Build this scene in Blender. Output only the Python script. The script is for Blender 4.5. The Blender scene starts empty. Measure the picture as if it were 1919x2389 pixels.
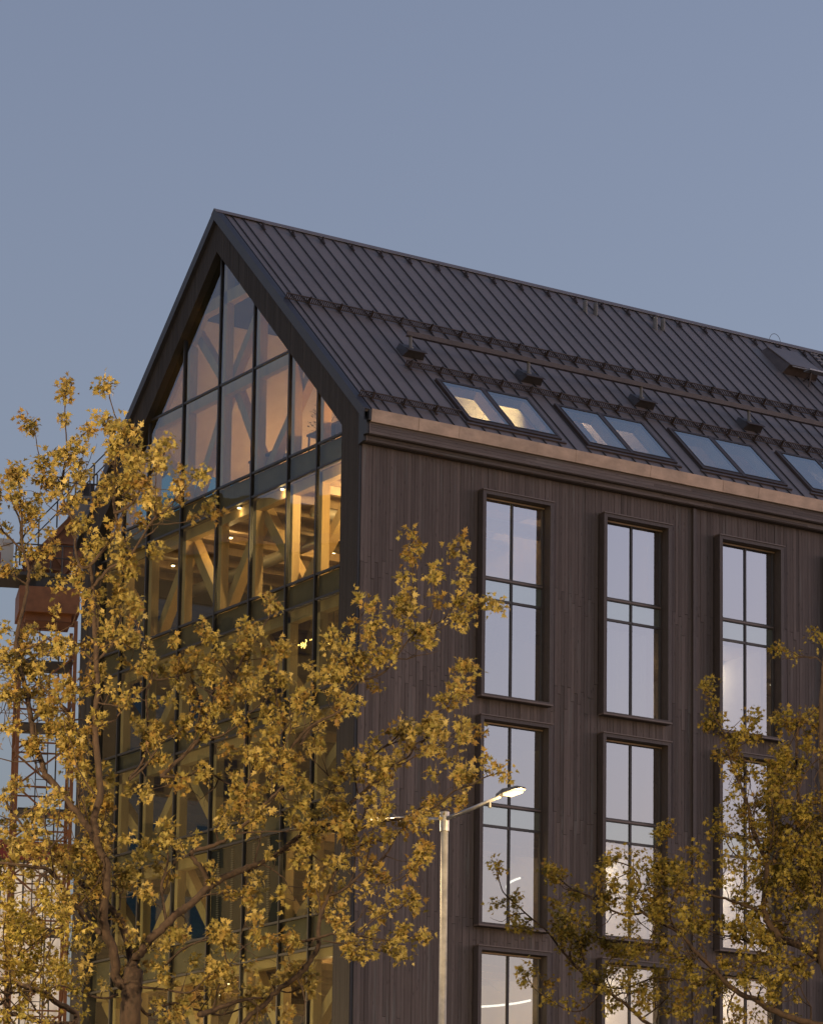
import bpy, bmesh, math, random
import numpy as np
from mathutils import Vector, Matrix

random.seed(11)
rng = np.random.default_rng(11)
S = bpy.context.scene
COL = S.collection

# ------------------------------------------------------------------ camera
cam = bpy.data.cameras.new('camera')
camo = bpy.data.objects.new('camera', cam)
COL.objects.link(camo)
S.camera = camo
CAM = Vector((-42.329, -68.461, 1.7))
_y, _p, _r = (math.radians(a) for a in (32.807, 8.427, 0.785))
_f = Vector((math.sin(_y)*math.cos(_p), math.cos(_y)*math.cos(_p), math.sin(_p)))
_rt = Vector((math.cos(_y), -math.sin(_y), 0))
_up = _rt.cross(_f)
_r2 = _rt*math.cos(_r) + _up*math.sin(_r)
_u2 = -_rt*math.sin(_r) + _up*math.cos(_r)
camo.matrix_world = Matrix(((_r2.x, _u2.x, -_f.x, CAM.x), (_r2.y, _u2.y, -_f.y, CAM.y),
                            (_r2.z, _u2.z, -_f.z, CAM.z), (0, 0, 0, 1)))
cam.sensor_fit = 'HORIZONTAL'
cam.sensor_width = 36.0
cam.lens = 36.0*7597.2/1919.0
cam.shift_y = 0.4784
cam.clip_start = 0.5
cam.clip_end = 3000

# ------------------------------------------------------------------ dusk sky, last light of the sun, exposure
SUN_HEAD, SUN_EL = 115.0, 0.0
world = bpy.data.worlds.new('World')
S.world = world
world.use_nodes = True
wn, wl = world.node_tree.nodes, world.node_tree.links
sky = wn.new('ShaderNodeTexSky')
sky.sky_type = 'NISHITA'
sky.sun_disc = False
sky.sun_elevation = math.radians(SUN_EL)
sky.sun_rotation = math.radians(SUN_HEAD)
sky.air_density, sky.dust_density, sky.ozone_density = 1.0, 3.0, 2.0
tint = wn.new('ShaderNodeMix')
tint.data_type = 'RGBA'
tint.blend_type = 'MULTIPLY'
tint.inputs[0].default_value = 1.0
tint.inputs[7].default_value = (1.05, 0.95, 0.995, 1)
hs = wn.new('ShaderNodeHueSaturation')
hs.inputs['Saturation'].default_value = 0.71
wl.new(sky.outputs[0], hs.inputs['Color'])
wl.new(hs.outputs[0], tint.inputs[6])
wl.new(tint.outputs[2], wn['Background'].inputs[0])
wn['Background'].inputs[1].default_value = 0.80

sd = bpy.data.lights.new('sun', 'SUN')
sd.energy = 0.42
sd.angle = math.radians(25)
sd.color = (1.0, 0.76, 0.70)
so = bpy.data.objects.new('sun', sd)
COL.objects.link(so)
_h, _e = math.radians(SUN_HEAD), math.radians(6)
_d = Vector((math.sin(_h)*math.cos(_e), math.cos(_h)*math.cos(_e), math.sin(_e)))
so.rotation_euler = _d.to_track_quat('Z', 'Y').to_euler()

S.view_settings.view_transform = 'Standard'
S.view_settings.look = 'None'
S.view_settings.gamma = 1.0
S.view_settings.use_curve_mapping = False
S.view_settings.exposure = 0.45
S.cycles.max_bounces = 8
S.cycles.transparent_max_bounces = 16
S.cycles.caustics_reflective = False
S.cycles.caustics_refractive = False
S.cycles.sample_clamp_indirect = 4.0

# ------------------------------------------------------------------ materials
def mat(name):
    m = bpy.data.materials.new(name)
    m.use_nodes = True
    return m, m.node_tree.nodes, m.node_tree.links, m.node_tree.nodes['Principled BSDF']

def simple(name, col, rough=0.6, metal=0.0, noise=0.15, scale=6.0, bump=0.0, spec=0.5, stretch=(1, 1, 1)):
    m, n, l, b = mat(name)
    b.inputs['Roughness'].default_value = rough
    b.inputs['Metallic'].default_value = metal
    b.inputs['Specular IOR Level'].default_value = spec
    tc = n.new('ShaderNodeTexCoord')
    mp = n.new('ShaderNodeMapping')
    mp.inputs['Scale'].default_value = stretch
    nz = n.new('ShaderNodeTexNoise')
    nz.inputs['Scale'].default_value = scale
    nz.inputs['Detail'].default_value = 6
    nz.inputs['Roughness'].default_value = 0.65
    l.new(tc.outputs['Object'], mp.inputs[0])
    l.new(mp.outputs[0], nz.inputs['Vector'])
    cr = n.new('ShaderNodeValToRGB')
    cr.color_ramp.elements[0].position = 0.3
    cr.color_ramp.elements[1].position = 0.7
    cr.color_ramp.elements[0].color = tuple(c*(1-noise) for c in col) + (1,)
    cr.color_ramp.elements[1].color = tuple(min(1, c*(1+noise)) for c in col) + (1,)
    l.new(nz.outputs[0], cr.inputs[0])
    l.new(cr.outputs[0], b.inputs['Base Color'])
    if bump:
        bp = n.new('ShaderNodeBump')
        bp.inputs['Strength'].default_value = bump
        bp.inputs['Distance'].default_value = 0.02
        l.new(nz.outputs[0], bp.inputs['Height'])
        l.new(bp.outputs[0], b.inputs['Normal'])
    return m

def emitter(name, col, strength):
    m, n, l, b = mat(name)
    b.inputs['Base Color'].default_value = (0.04, 0.04, 0.04, 1)
    b.inputs['Specular IOR Level'].default_value = 0.0
    b.inputs['Emission Color'].default_value = col + (1,)
    b.inputs['Emission Strength'].default_value = strength
    return m

def wood_boards(name, col, rough=0.75, axis='z', grey=(0.17, 0.18, 0.18)):
    """stained timber boards: the tint attribute varies board by board, grain runs along the board"""
    m, n, l, b = mat(name)
    b.inputs['Roughness'].default_value = rough
    b.inputs['Specular IOR Level'].default_value = 0.3
    tc = n.new('ShaderNodeTexCoord')
    at = n.new('ShaderNodeAttribute')
    at.attribute_name = 'tint'
    mp = n.new('ShaderNodeMapping')
    mp.inputs['Scale'].default_value = (45, 45, 1.6) if axis == 'z' else (1.6, 45, 45)
    l.new(tc.outputs['Object'], mp.inputs[0])
    of = n.new('ShaderNodeVectorMath')
    of.operation = 'ADD'
    l.new(mp.outputs[0], of.inputs[0])
    sc = n.new('ShaderNodeVectorMath')
    sc.operation = 'SCALE'
    sc.inputs['Scale'].default_value = 50.0
    l.new(at.outputs['Color'], sc.inputs[0])
    l.new(sc.outputs[0], of.inputs[1])
    grain = n.new('ShaderNodeTexNoise')
    grain.inputs['Scale'].default_value = 1.0
    grain.inputs['Detail'].default_value = 5
    grain.inputs['Roughness'].default_value = 0.7
    l.new(of.outputs[0], grain.inputs['Vector'])
    # knots
    mpk = n.new('ShaderNodeMapping')
    mpk.inputs['Scale'].default_value = (9, 9, 2.2) if axis == 'z' else (2.2, 9, 9)
    l.new(tc.outputs['Object'], mpk.inputs[0])
    vo = n.new('ShaderNodeTexVoronoi')
    vo.inputs['Scale'].default_value = 1.0
    l.new(mpk.outputs[0], vo.inputs['Vector'])
    kr = n.new('ShaderNodeMapRange')
    kr.inputs['From Min'].default_value = 0.06
    kr.inputs['From Max'].default_value = 0.16
    kr.inputs['To Min'].default_value = 0.55
    kr.inputs['To Max'].default_value = 1.0
    l.new(vo.outputs['Distance'], kr.inputs['Value'])
    # weathered streaks
    mpw = n.new('ShaderNodeMapping')
    mpw.inputs['Scale'].default_value = (2.6, 2.6, 0.22) if axis == 'z' else (0.3, 3, 3)
    l.new(of.outputs[0], mpw.inputs[0])
    mpw2 = n.new('ShaderNodeMapping')
    mpw2.inputs['Scale'].default_value = (7.5, 7.5, 0.5) if axis == 'z' else (0.5, 6, 6)
    l.new(tc.outputs['Object'], mpw2.inputs[0])
    wz = n.new('ShaderNodeTexNoise')
    wz.inputs['Scale'].default_value = 1.0
    wz.inputs['Detail'].default_value = 3
    l.new(mpw2.outputs[0], wz.inputs['Vector'])
    wr = n.new('ShaderNodeMapRange')
    wr.inputs['From Min'].default_value = 0.58
    wr.inputs['From Max'].default_value = 0.80
    wr.inputs['To Min'].default_value = 0.0
    wr.inputs['To Max'].default_value = 0.55
    l.new(wz.outputs[0], wr.inputs['Value'])
    # value = (.75 + .5*tint) * (.75+.5*grain) * knots
    v1 = n.new('ShaderNodeMapRange')
    v1.inputs['To Min'].default_value = 0.72
    v1.inputs['To Max'].default_value = 1.30
    l.new(at.outputs['Fac'], v1.inputs['Value'])
    v2 = n.new('ShaderNodeMapRange')
    v2.inputs['From Min'].default_value = 0.25
    v2.inputs['From Max'].default_value = 0.75
    v2.inputs['To Min'].default_value = 0.72
    v2.inputs['To Max'].default_value = 1.28
    l.new(grain.outputs[0], v2.inputs['Value'])
    mu = n.new('ShaderNodeMath')
    mu.operation = 'MULTIPLY'
    l.new(v1.outputs[0], mu.inputs[0])
    l.new(v2.outputs[0], mu.inputs[1])
    mu2 = n.new('ShaderNodeMath')
    mu2.operation = 'MULTIPLY'
    l.new(mu.outputs[0], mu2.inputs[0])
    l.new(kr.outputs[0], mu2.inputs[1])
    mxg = n.new('ShaderNodeMix')
    mxg.data_type = 'RGBA'
    mxg.inputs[6].default_value = col + (1,)
    mxg.inputs[7].default_value = grey + (1,)
    l.new(wr.outputs[0], mxg.inputs[0])
    sc2 = n.new('ShaderNodeVectorMath')
    sc2.operation = 'SCALE'
    l.new(mxg.outputs[2], sc2.inputs[0])
    l.new(mu2.outputs[0], sc2.inputs['Scale'])
    l.new(sc2.outputs[0], b.inputs['Base Color'])
    bp = n.new('ShaderNodeBump')
    bp.inputs['Strength'].default_value = 0.25
    bp.inputs['Distance'].default_value = 0.004
    l.new(grain.outputs[0], bp.inputs['Height'])
    l.new(bp.outputs[0], b.inputs['Normal'])
    return m

def glass(name, base, gain, tintc=(0.9, 0.95, 0.95), wave=0.0, wscale=0.7, gcol=(1, 1, 1)):
    """coated double glazing: clear pane with a mirror-like sky reflection that grows towards grazing angles"""
    m, n, l, b = mat(name)
    out = n['Material Output']
    n.remove(b)
    tr = n.new('ShaderNodeBsdfTransparent')
    tr.inputs[0].default_value = tintc + (1,)
    gl = n.new('ShaderNodeBsdfGlossy')
    gl.inputs['Roughness'].default_value = 0.0
    gl.inputs[0].default_value = gcol + (1,)
    fr = n.new('ShaderNodeFresnel')
    fr.inputs[0].default_value = 1.5
    ma = n.new('ShaderNodeMath')
    ma.operation = 'MULTIPLY_ADD'
    ma.use_clamp = True
    ma.inputs[1].default_value = gain
    ma.inputs[2].default_value = base
    l.new(fr.outputs[0], ma.inputs[0])
    ge = n.new('ShaderNodeNewGeometry')      # only the outer face of a pane carries the coating
    fo = n.new('ShaderNodeMath')
    fo.operation = 'MULTIPLY_ADD'
    fo.inputs[1].default_value = -1.0
    fo.inputs[2].default_value = 1.0
    l.new(ge.outputs['Backfacing'], fo.inputs[0])
    mb = n.new('ShaderNodeMath')
    mb.operation = 'MULTIPLY'
    l.new(ma.outputs[0], mb.inputs[0])
    l.new(fo.outputs[0], mb.inputs[1])
    mx = n.new('ShaderNodeMixShader')
    l.new(mb.outputs[0], mx.inputs[0])
    l.new(tr.outputs[0], mx.inputs[1])
    l.new(gl.outputs[0], mx.inputs[2])
    l.new(mx.outputs[0], out.inputs[0])
    if wave:
        nz = n.new('ShaderNodeTexNoise')
        nz.inputs['Scale'].default_value = wscale
        nz.inputs['Detail'].default_value = 2
        l.new(ge.outputs['Position'], nz.inputs['Vector'])
        bp = n.new('ShaderNodeBump')
        bp.inputs['Strength'].default_value = 1.0
        bp.inputs['Distance'].default_value = wave
        l.new(nz.outputs[0], bp.inputs['Height'])
        l.new(bp.outputs[0], gl.inputs['Normal'])
    return m

def sheet_variation(m, amount):
    """slight tone shift from sheet to sheet, soft oil-canning"""
    n, l = m.node_tree.nodes, m.node_tree.links
    b = n['Principled BSDF']
    src = b.inputs['Base Color'].links[0].from_socket
    oi = n.new('ShaderNodeObjectInfo')
    mr = n.new('ShaderNodeMapRange')
    mr.inputs['To Min'].default_value = 1-amount
    mr.inputs['To Max'].default_value = 1+amount
    l.new(oi.outputs['Random'], mr.inputs['Value'])
    sc = n.new('ShaderNodeVectorMath')
    sc.operation = 'SCALE'
    l.new(src, sc.inputs[0])
    l.new(mr.outputs[0], sc.inputs['Scale'])
    l.new(sc.outputs[0], b.inputs['Base Color'])
    ge = n.new('ShaderNodeNewGeometry')
    nz = n.new('ShaderNodeTexNoise')
    nz.inputs['Scale'].default_value = 1.1
    nz.inputs['Detail'].default_value = 1
    l.new(ge.outputs['Position'], nz.inputs['Vector'])
    bp = n.new('ShaderNodeBump')
    bp.inputs['Strength'].default_value = 1.0
    bp.inputs['Distance'].default_value = 0.03
    l.new(nz.outputs[0], bp.inputs['Height'])
    l.new(bp.outputs[0], b.inputs['Normal'])

M = {}
M['plank'] = wood_boards('stained_timber', (0.122, 0.100, 0.097))
M['board'] = wood_boards('stained_eave_boards', (0.150, 0.126, 0.124), axis='x')
M['gable'] = wood_boards('black_stained_timber', (0.036, 0.033, 0.034), grey=(0.03, 0.03, 0.033))
M['casing'] = simple('casing_timber', (0.078, 0.064, 0.063), 0.6, noise=0.25, scale=5, bump=0.15, stretch=(4, 4, 0.6))
M['cap'] = simple('casing_cap_metal', (0.16, 0.125, 0.115), 0.45, noise=0.15, scale=3)
M['dark_metal'] = simple('dark_frame_metal', (0.022, 0.022, 0.025), 0.42, noise=0.2, scale=8)
M['alu'] = simple('window_frame_metal', (0.06, 0.055, 0.055), 0.4, noise=0.15, scale=8)
M['roof'] = simple('roof_sheet_metal', (0.178, 0.149, 0.142), 0.5, 0.0, noise=0.14, scale=1.6, bump=0.05, spec=0.6, stretch=(1, 0.5, 0.5))
M['seam'] = simple('roof_seam_metal', (0.045, 0.040, 0.042), 0.5, noise=0.15, scale=4)
M['fascia'] = simple('rake_flashing', (0.036, 0.036, 0.046), 0.45, noise=0.12, scale=2)
M['guard'] = simple('snow_guard_steel', (0.062, 0.046, 0.042), 0.5, noise=0.3, scale=14)
M['beam'] = simple('safety_rail_steel', (0.085, 0.062, 0.054), 0.45, noise=0.25, scale=5)
M['galv'] = simple('galvanised_steel', (0.34, 0.34, 0.35), 0.42, 0.6, noise=0.2, scale=20)
M['copper'] = simple('copper_eave_sheet', (0.48, 0.36, 0.265), 0.5, 0.4, noise=0.2, scale=1.7, bump=0.12, stretch=(1.2, 1, 2))
M['backing'] = simple('wall_backing', (0.02, 0.018, 0.018), 0.9)
M['concrete'] = simple('slab_concrete', (0.22, 0.21, 0.20), 0.85, scale=3)
M['glulam'] = simple('pale_glulam', (0.52, 0.35, 0.16), 0.6, noise=0.12, scale=3, stretch=(6, 6, 0.8))
M['ceiling'] = simple('timber_ceiling', (0.26, 0.17, 0.09), 0.7, noise=0.25, scale=2, stretch=(8, 0.7, 1))
M['inwall'] = simple('inner_wall', (0.42, 0.34, 0.27), 0.8, noise=0.06, scale=2)
M['inroof'] = simple('inner_roof_lining', (0.58, 0.50, 0.42), 0.8, noise=0.08, scale=2)
M['floor'] = simple('inner_floor', (0.34, 0.25, 0.16), 0.5, noise=0.2, scale=2)
M['duct'] = simple('spiral_duct', (0.42, 0.38, 0.32), 0.4, 0.5, noise=0.1, scale=10)
M['spandrel'] = simple('spandrel_back_panel', (0.135, 0.122, 0.09), 0.7, noise=0.3, scale=1.1)
M['wspandrel'] = simple('window_spandrel_panel', (0.48, 0.51, 0.48), 0.6, noise=0.05, scale=1)
M['gglass'] = glass('gable_glass', 0.03, 1.5, (0.80, 0.85, 0.80), wave=0.004, wscale=0.55, gcol=(0.95, 0.93, 0.97))
M['spglass'] = glass('gable_spandrel_glass', 0.0, 0.7, (0.80, 0.82, 0.78), wave=0.006, wscale=0.8)
M['wglass'] = glass('facade_glass', 0.36, 4.0, (0.80, 0.84, 0.84), wave=0.0035, wscale=0.45, gcol=(1.0, 0.96, 0.97))
M['bglass'] = glass('tinted_back_glass', 0.1, 1.5, (0.16, 0.25, 0.32))
M['cyanglass'] = glass('tinted_roof_glass', 0.05, 1.0, (0.36, 0.66, 0.76))
M['wspglass'] = glass('facade_spandrel_glass', 0.36, 3.9, (0.80, 0.86, 0.83), wave=0.0035, wscale=0.45, gcol=(0.975, 0.985, 0.96))
M['skglass'] = glass('skylight_glass', 0.22, 1.6, (0.84, 0.90, 0.90), wave=0.001, gcol=(0.88, 0.97, 1.0))
M['pole'] = simple('painted_lamp_pole', (0.36, 0.345, 0.315), 0.5, 0.2, noise=0.3, scale=5)
M['lamphead'] = simple('lamp_head_casting', (0.09, 0.085, 0.08), 0.45, 0.3, noise=0.2, scale=12)
M['led'] = emitter('street_lamp_led', (1.0, 0.66, 0.27), 2.2)
M['warm'] = emitter('warm_lamp_glow', (1.0, 0.70, 0.36), 9)
M['shade'] = emitter('lamp_shade_glow', (1.0, 0.72, 0.32), 1.15)
M['bulb'] = emitter('string_bulb_glow', (1.0, 0.58, 0.15), 5)
M['ring'] = emitter('ring_light_glow', (1.0, 0.90, 0.74), 2.0)
M['panel_light'] = emitter('ceiling_panel_glow', (1.0, 0.86, 0.62), 2.2)
M['crane'] = simple('crane_orange_paint', (0.25, 0.10, 0.04), 0.55, noise=0.3, scale=2.5)
M['crane_dark'] = simple('crane_dark_steel', (0.06, 0.055, 0.055), 0.6, noise=0.3, scale=3)
M['crane_grey'] = simple('crane_grey_paint', (0.17, 0.165, 0.16), 0.6, noise=0.15, scale=2)
M['crane_white'] = simple('crane_white_box', (0.55, 0.54, 0.52), 0.6, noise=0.1, scale=1.5)
M['crane_red'] = simple('crane_red_mark', (0.25, 0.04, 0.03), 0.6)
M['ground'] = simple('paving_ground', (0.09, 0.085, 0.08), 0.9, noise=0.25, scale=0.8)
M['road'] = simple('asphalt', (0.05, 0.05, 0.05), 0.9, noise=0.2, scale=2)
M['brickwall'] = simple('far_render_wall', (0.33, 0.27, 0.14), 0.9, noise=0.2, scale=0.5)
M['farglass'] = simple('far_window_glass', (0.03, 0.035, 0.04), 0.1)
M['curtain'] = simple('curtain_cloth', (0.62, 0.60, 0.58), 0.9, noise=0.05)
M['soil'] = simple('pot_soil', (0.03, 0.02, 0.015), 0.9)
M['pot'] = simple('clay_pot', (0.2, 0.12, 0.08), 0.7)
M['inleaf'] = simple('indoor_leaf', (0.035, 0.05, 0.02), 0.6)
M['desk'] = simple('dark_desk', (0.03, 0.028, 0.027), 0.5)

def bark_mat():
    m = simple('bark', (0.032, 0.019, 0.013), 0.9, noise=0.55, scale=16, bump=0.7, stretch=(1, 1, 0.45))
    return m
M['bark'] = bark_mat()

def leaf_mat(name, cols):
    m, n, l, b = mat(name)
    b.inputs['Roughness'].default_value = 0.55
    b.inputs['Specular IOR Level'].default_value = 0.25
    at = n.new('ShaderNodeAttribute')
    at.attribute_name = 'tint'
    cr = n.new('ShaderNodeValToRGB')
    for i, (p, c) in enumerate(cols):
        e = cr.color_ramp.elements[i] if i < 2 else cr.color_ramp.elements.new(p)
        e.position = p
        e.color = c + (1,)
    l.new(at.outputs['Fac'], cr.inputs[0])
    l.new(cr.outputs[0], b.inputs['Base Color'])
    tl = n.new('ShaderNodeBsdfTranslucent')
    l.new(cr.outputs[0], tl.inputs[0])
    mx = n.new('ShaderNodeMixShader')
    mx.inputs[0].default_value = 0.4
    l.new(b.outputs[0], mx.inputs[1])
    l.new(tl.outputs[0], mx.inputs[2])
    l.new(mx.outputs[0], n['Material Output'].inputs[0])
    return m
M['leaf'] = leaf_mat('young_maple_leaf', [(0.0, (0.18, 0.106, 0.036)), (1.0, (0.42, 0.35, 0.15)), (0.25, (0.29, 0.195, 0.052)), (0.5, (0.24, 0.208, 0.060)), (0.8, (0.38, 0.285, 0.085))])
M['leaf2'] = leaf_mat('young_maple_leaf_green', [(0.0, (0.105, 0.062, 0.018)), (1.0, (0.33, 0.27, 0.07)), (0.3, (0.19, 0.135, 0.025)), (0.55, (0.175, 0.152, 0.030)), (0.8, (0.27, 0.205, 0.042))])

sheet_variation(M['roof'], 0.10)
sheet_variation(M['copper'], 0.08)

# ------------------------------------------------------------------ mesh helpers
class MB:
    def __init__(s):
        s.v, s.f, s.t = [], [], []
    def quad_prism(s, bottom, top, tint=0.5):
        k = len(s.v)
        n = len(bottom)
        s.v += [tuple(p) for p in bottom] + [tuple(p) for p in top]
        s.f.append(tuple(k+i for i in reversed(range(n))))
        s.f.append(tuple(k+n+i for i in range(n)))
        for i in range(n):
            j = (i+1) % n
            s.f.append((k+i, k+j, k+n+j, k+n+i))
        s.t += [tint]*(2*n)
        return s
    def box(s, x0, x1, y0, y1, z0, z1, tint=0.5):
        s.quad_prism([(x0, y0, z0), (x1, y0, z0), (x1, y1, z0), (x0, y1, z0)],
                     [(x0, y0, z1), (x1, y0, z1), (x1, y1, z1), (x0, y1, z1)], tint)
        return s
    def tube(s, pts, radii, n=8, cap=True):
        pts = [Vector(p) for p in pts]
        if not hasattr(radii, '__len__'):
            radii = [radii]*len(pts)
        k0 = len(s.v)
        side = None
        for i, p in enumerate(pts):
            a = pts[max(0, i-1)]
            b = pts[min(len(pts)-1, i+1)]
            d = (b-a)
            d = d.normalized() if d.length > 1e-9 else Vector((0, 0, 1))
            if side is None:
                side = d.orthogonal().normalized()
            else:
                side = (side - d*side.dot(d))
                side = side.normalized() if side.length > 1e-6 else d.orthogonal().normalized()
            up = d.cross(side)
            for j in range(n):
                a_ = 2*math.pi*j/n
                q = p + (side*math.cos(a_) + up*math.sin(a_))*radii[i]
                s.v.append(q[:])
                s.t.append(0.5)
        for i in range(len(pts)-1):
            for j in range(n):
                a, b = k0+i*n+j, k0+i*n+(j+1) % n
                s.f.append((a, b, b+n, a+n))
        if cap:
            s.f.append(tuple(k0+j for j in reversed(range(n))))
            s.f.append(tuple(k0+(len(pts)-1)*n+j for j in range(n)))
        return s
    def bar(s, a, b, w, h, up=(0, 0, 1)):
        """rectangular bar from a to b"""
        a, b = Vector(a), Vector(b)
        d = (b-a).normalized()
        u = Vector(up)
        sd_ = d.cross(u)
        if sd_.length < 1e-5:
            sd_ = d.orthogonal()
        sd_.normalize()
        u = sd_.cross(d)
        q = [sd_*w/2+u*h/2, -sd_*w/2+u*h/2, -sd_*w/2-u*h/2, sd_*w/2-u*h/2]
        s.quad_prism([a+x for x in q], [b+x for x in q])
        return s
    def poly_x(s, pts, x0, x1, tint=0.5):
        """polygon of (y,z) extruded along x"""
        s.quad_prism([(x0, y, z) for y, z in pts], [(x1, y, z) for y, z in pts], tint)
        return s
    def build(s, name, material, parent=None, smooth=False, tint=False):
        me = bpy.data.meshes.new(name)
        me.from_pydata(s.v, [], s.f)
        bm = bmesh.new()
        bm.from_mesh(me)
        bmesh.ops.recalc_face_normals(bm, faces=bm.faces)
        bm.to_mesh(me)
        bm.free()
        if tint:
            at = me.attributes.new('tint', 'FLOAT', 'POINT')
            at.data.foreach_set('value', s.t)
        if smooth:
            me.polygons.foreach_set('use_smooth', [True]*len(me.polygons))
        me.materials.append(M[material])
        o = bpy.data.objects.new(name, me)
        COL.objects.link(o)
        if parent:
            o.parent = parent
        return o

def empty(name, parent=None, loc=(0, 0, 0)):
    o = bpy.data.objects.new(name, None)
    o.empty_display_size = 0.2
    COL.objects.link(o)
    o.location = loc
    if parent:
        o.parent = parent
    return o

def tag(o, label=None, cat=None, group=None, kind=None):
    if label: o['label'] = label
    if cat: o['category'] = cat
    if group: o['group'] = group
    if kind: o['kind'] = kind
    return o

def copy_tree(o, parent=None):
    c = o.copy()
    COL.objects.link(c)
    if parent: c.parent = parent
    for ch in list(o.children):
        copy_tree(ch, c)
    return c

def point(loc, energy, col, size=0.06, name='lamp_light', parent=None):
    d = bpy.data.lights.new(name, 'POINT')
    d.energy = energy
    d.color = col
    d.shadow_soft_size = size
    o = bpy.data.objects.new(name, d)
    COL.objects.link(o)
    o.location = loc
    if parent: o.parent = parent
    return o

WARM = (1.0, 0.62, 0.27)

# ------------------------------------------------------------------ ground
g = MB().box(-400, 400, -400, 600, -0.5, 0.0).build('ground', 'ground')
tag(g, kind='structure')
g = MB().box(-400, 400, -62, -48, 0.004, 0.008).build('road', 'road')
tag(g, kind='structure')

# ================================================================== OFFICE BUILDING
B = empty('office_building')
tag(B, 'dark timber clad office building with steep metal roof and glazed gable end', 'building')
LX = 34.0                      # length of the long side
YC, DEP = 7.65, 15.30          # ridge line, depth
TT = 0.9603
RIDGE = 34.05
def zroof(y): return RIDGE - abs(y-YC)*TT
def zopen(y): return 32.875 - abs(y-YC)*0.975
YE, YL = 0.817, 14.50

# window grid of the long side
WP, WX, WW = 3.9, 3.69, 2.25
WIN_TOP = [24.87, 18.885, 12.875, 6.88]
WIN_H = 5.50
holes = [(WX+WP*k+0.03, WX+WP*k+WW-0.03, t-WIN_H+0.03, t-0.03) for k in range(8) for t in WIN_TOP]

# --- backing wall with openings, as strips round the windows
wall = MB()
ztop = 25.5
x = 0.12
for k in range(8):
    x0, x1 = WX+WP*k+0.03, WX+WP*k+WW-0.03
    wall.box(x, x0, 0.004, 0.30, 0, ztop)
    z = 0
    for t in sorted(WIN_TOP):
        wall.box(x0, x1, 0.004, 0.30, z, t-WIN_H+0.03)
        z = t-0.03
    wall.box(x0, x1, 0.004, 0.30, z, ztop)
    x = x1
wall.box(x, LX, 0.004, 0.30, 0, ztop)
WALL = wall.build('wall', 'backing', B)

# --- vertical planks, staggered joints at each storey
BW = 0.108
planks = []
stag = [0.12, -0.10, 0.30, -0.22, 0.05, -0.34, 0.20, -0.05, 0.34, -0.28]
ci = 0
x = 0.10
while x < LX-0.05:
    x1 = min(x+BW, LX)
    xm = (x+x1)/2
    joints = [0.0]
    for jz in (4.3, 7.4, 10.4, 13.35, 16.35, 19.75, 22.38):
        joints.append(jz + stag[ci % 10] + random.uniform(-0.06, 0.06) + 0.12*math.sin(ci*1.7))
    joints.append(25.54)
    for a, b in zip(joints, joints[1:]):
        segs = [(a, b)]
        for hx0, hx1, hz0, hz1 in holes:
            if hx0-0.09 < xm < hx1+0.09:
                ns = []
                for s0, s1 in segs:
                    if hz1 <= s0 or hz0 >= s1:
                        ns.append((s0, s1))
                    else:
                        if s0 < hz0: ns.append((s0, hz0))
                        if s1 > hz1: ns.append((hz1, s1))
                segs = ns
        for s0, s1 in segs:
            if s1-s0 > 0.05:
                planks.append((x+0.003, x1-0.003, s0+0.004, s1-0.006))
    x += BW
    ci += 1
vis = [p for p in planks if p[3] > 7.5 and p[0] < 20]
vis.sort(key=lambda p: p[0]*0.9 + (25.5-p[3])*0.25 - 0.6*min(p[3]-p[2], 3))
single = set(vis[:300])
rest = MB()
for p in planks:
    off = random.uniform(-0.006, 0.006)
    tn = min(1, max(0, random.gauss(0.5, 0.23)))
    if p in single:
        MB().box(p[0], p[1], -0.022+off, 0.003, p[2], p[3], tn).build('plank', 'plank', WALL, tint=True)
    else:
        rest.box(p[0], p[1], -0.022+off, 0.003, p[2], p[3], tn)
tag(rest.build('plank', 'plank', WALL, tint=True), kind='stuff')

# --- back wall and far end
bw = MB()
x = 0.1
for k in range(8):
    x0, x1 = WX+WP*k-2.2, WX+WP*k+1.2
    bw.box(x, x0, DEP-0.3, DEP, 0, ztop)
    z = 0
    for t in sorted(WIN_TOP):
        bw.box(x0, x1, DEP-0.3, DEP, z, t-WIN_H)
        z = t
    bw.box(x0, x1, DEP-0.3, DEP, z, ztop)
    x = x1
bw.box(x, LX, DEP-0.3, DEP, 0, ztop)
bw.poly_x([(0, 0), (DEP, 0), (DEP, zroof(DEP)-0.1), (YC, RIDGE-0.1), (0, zroof(0)-0.1)], LX-0.3, LX-0.02)
BWALL = bw.build('back_wall', 'backing', B)
for k in range(8):
    for t in WIN_TOP:
        MB().box(WX+WP*k-2.2, WX+WP*k+1.2, DEP-0.2, DEP-0.18, t-WIN_H, t).build('pane', 'bglass', BWALL)

# --- long-side trim board (cover of the joint)
MB().box(10.70, 10.80, -0.10, -0.024, 0, 25.52).build('joint_cover', 'casing', B)

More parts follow.
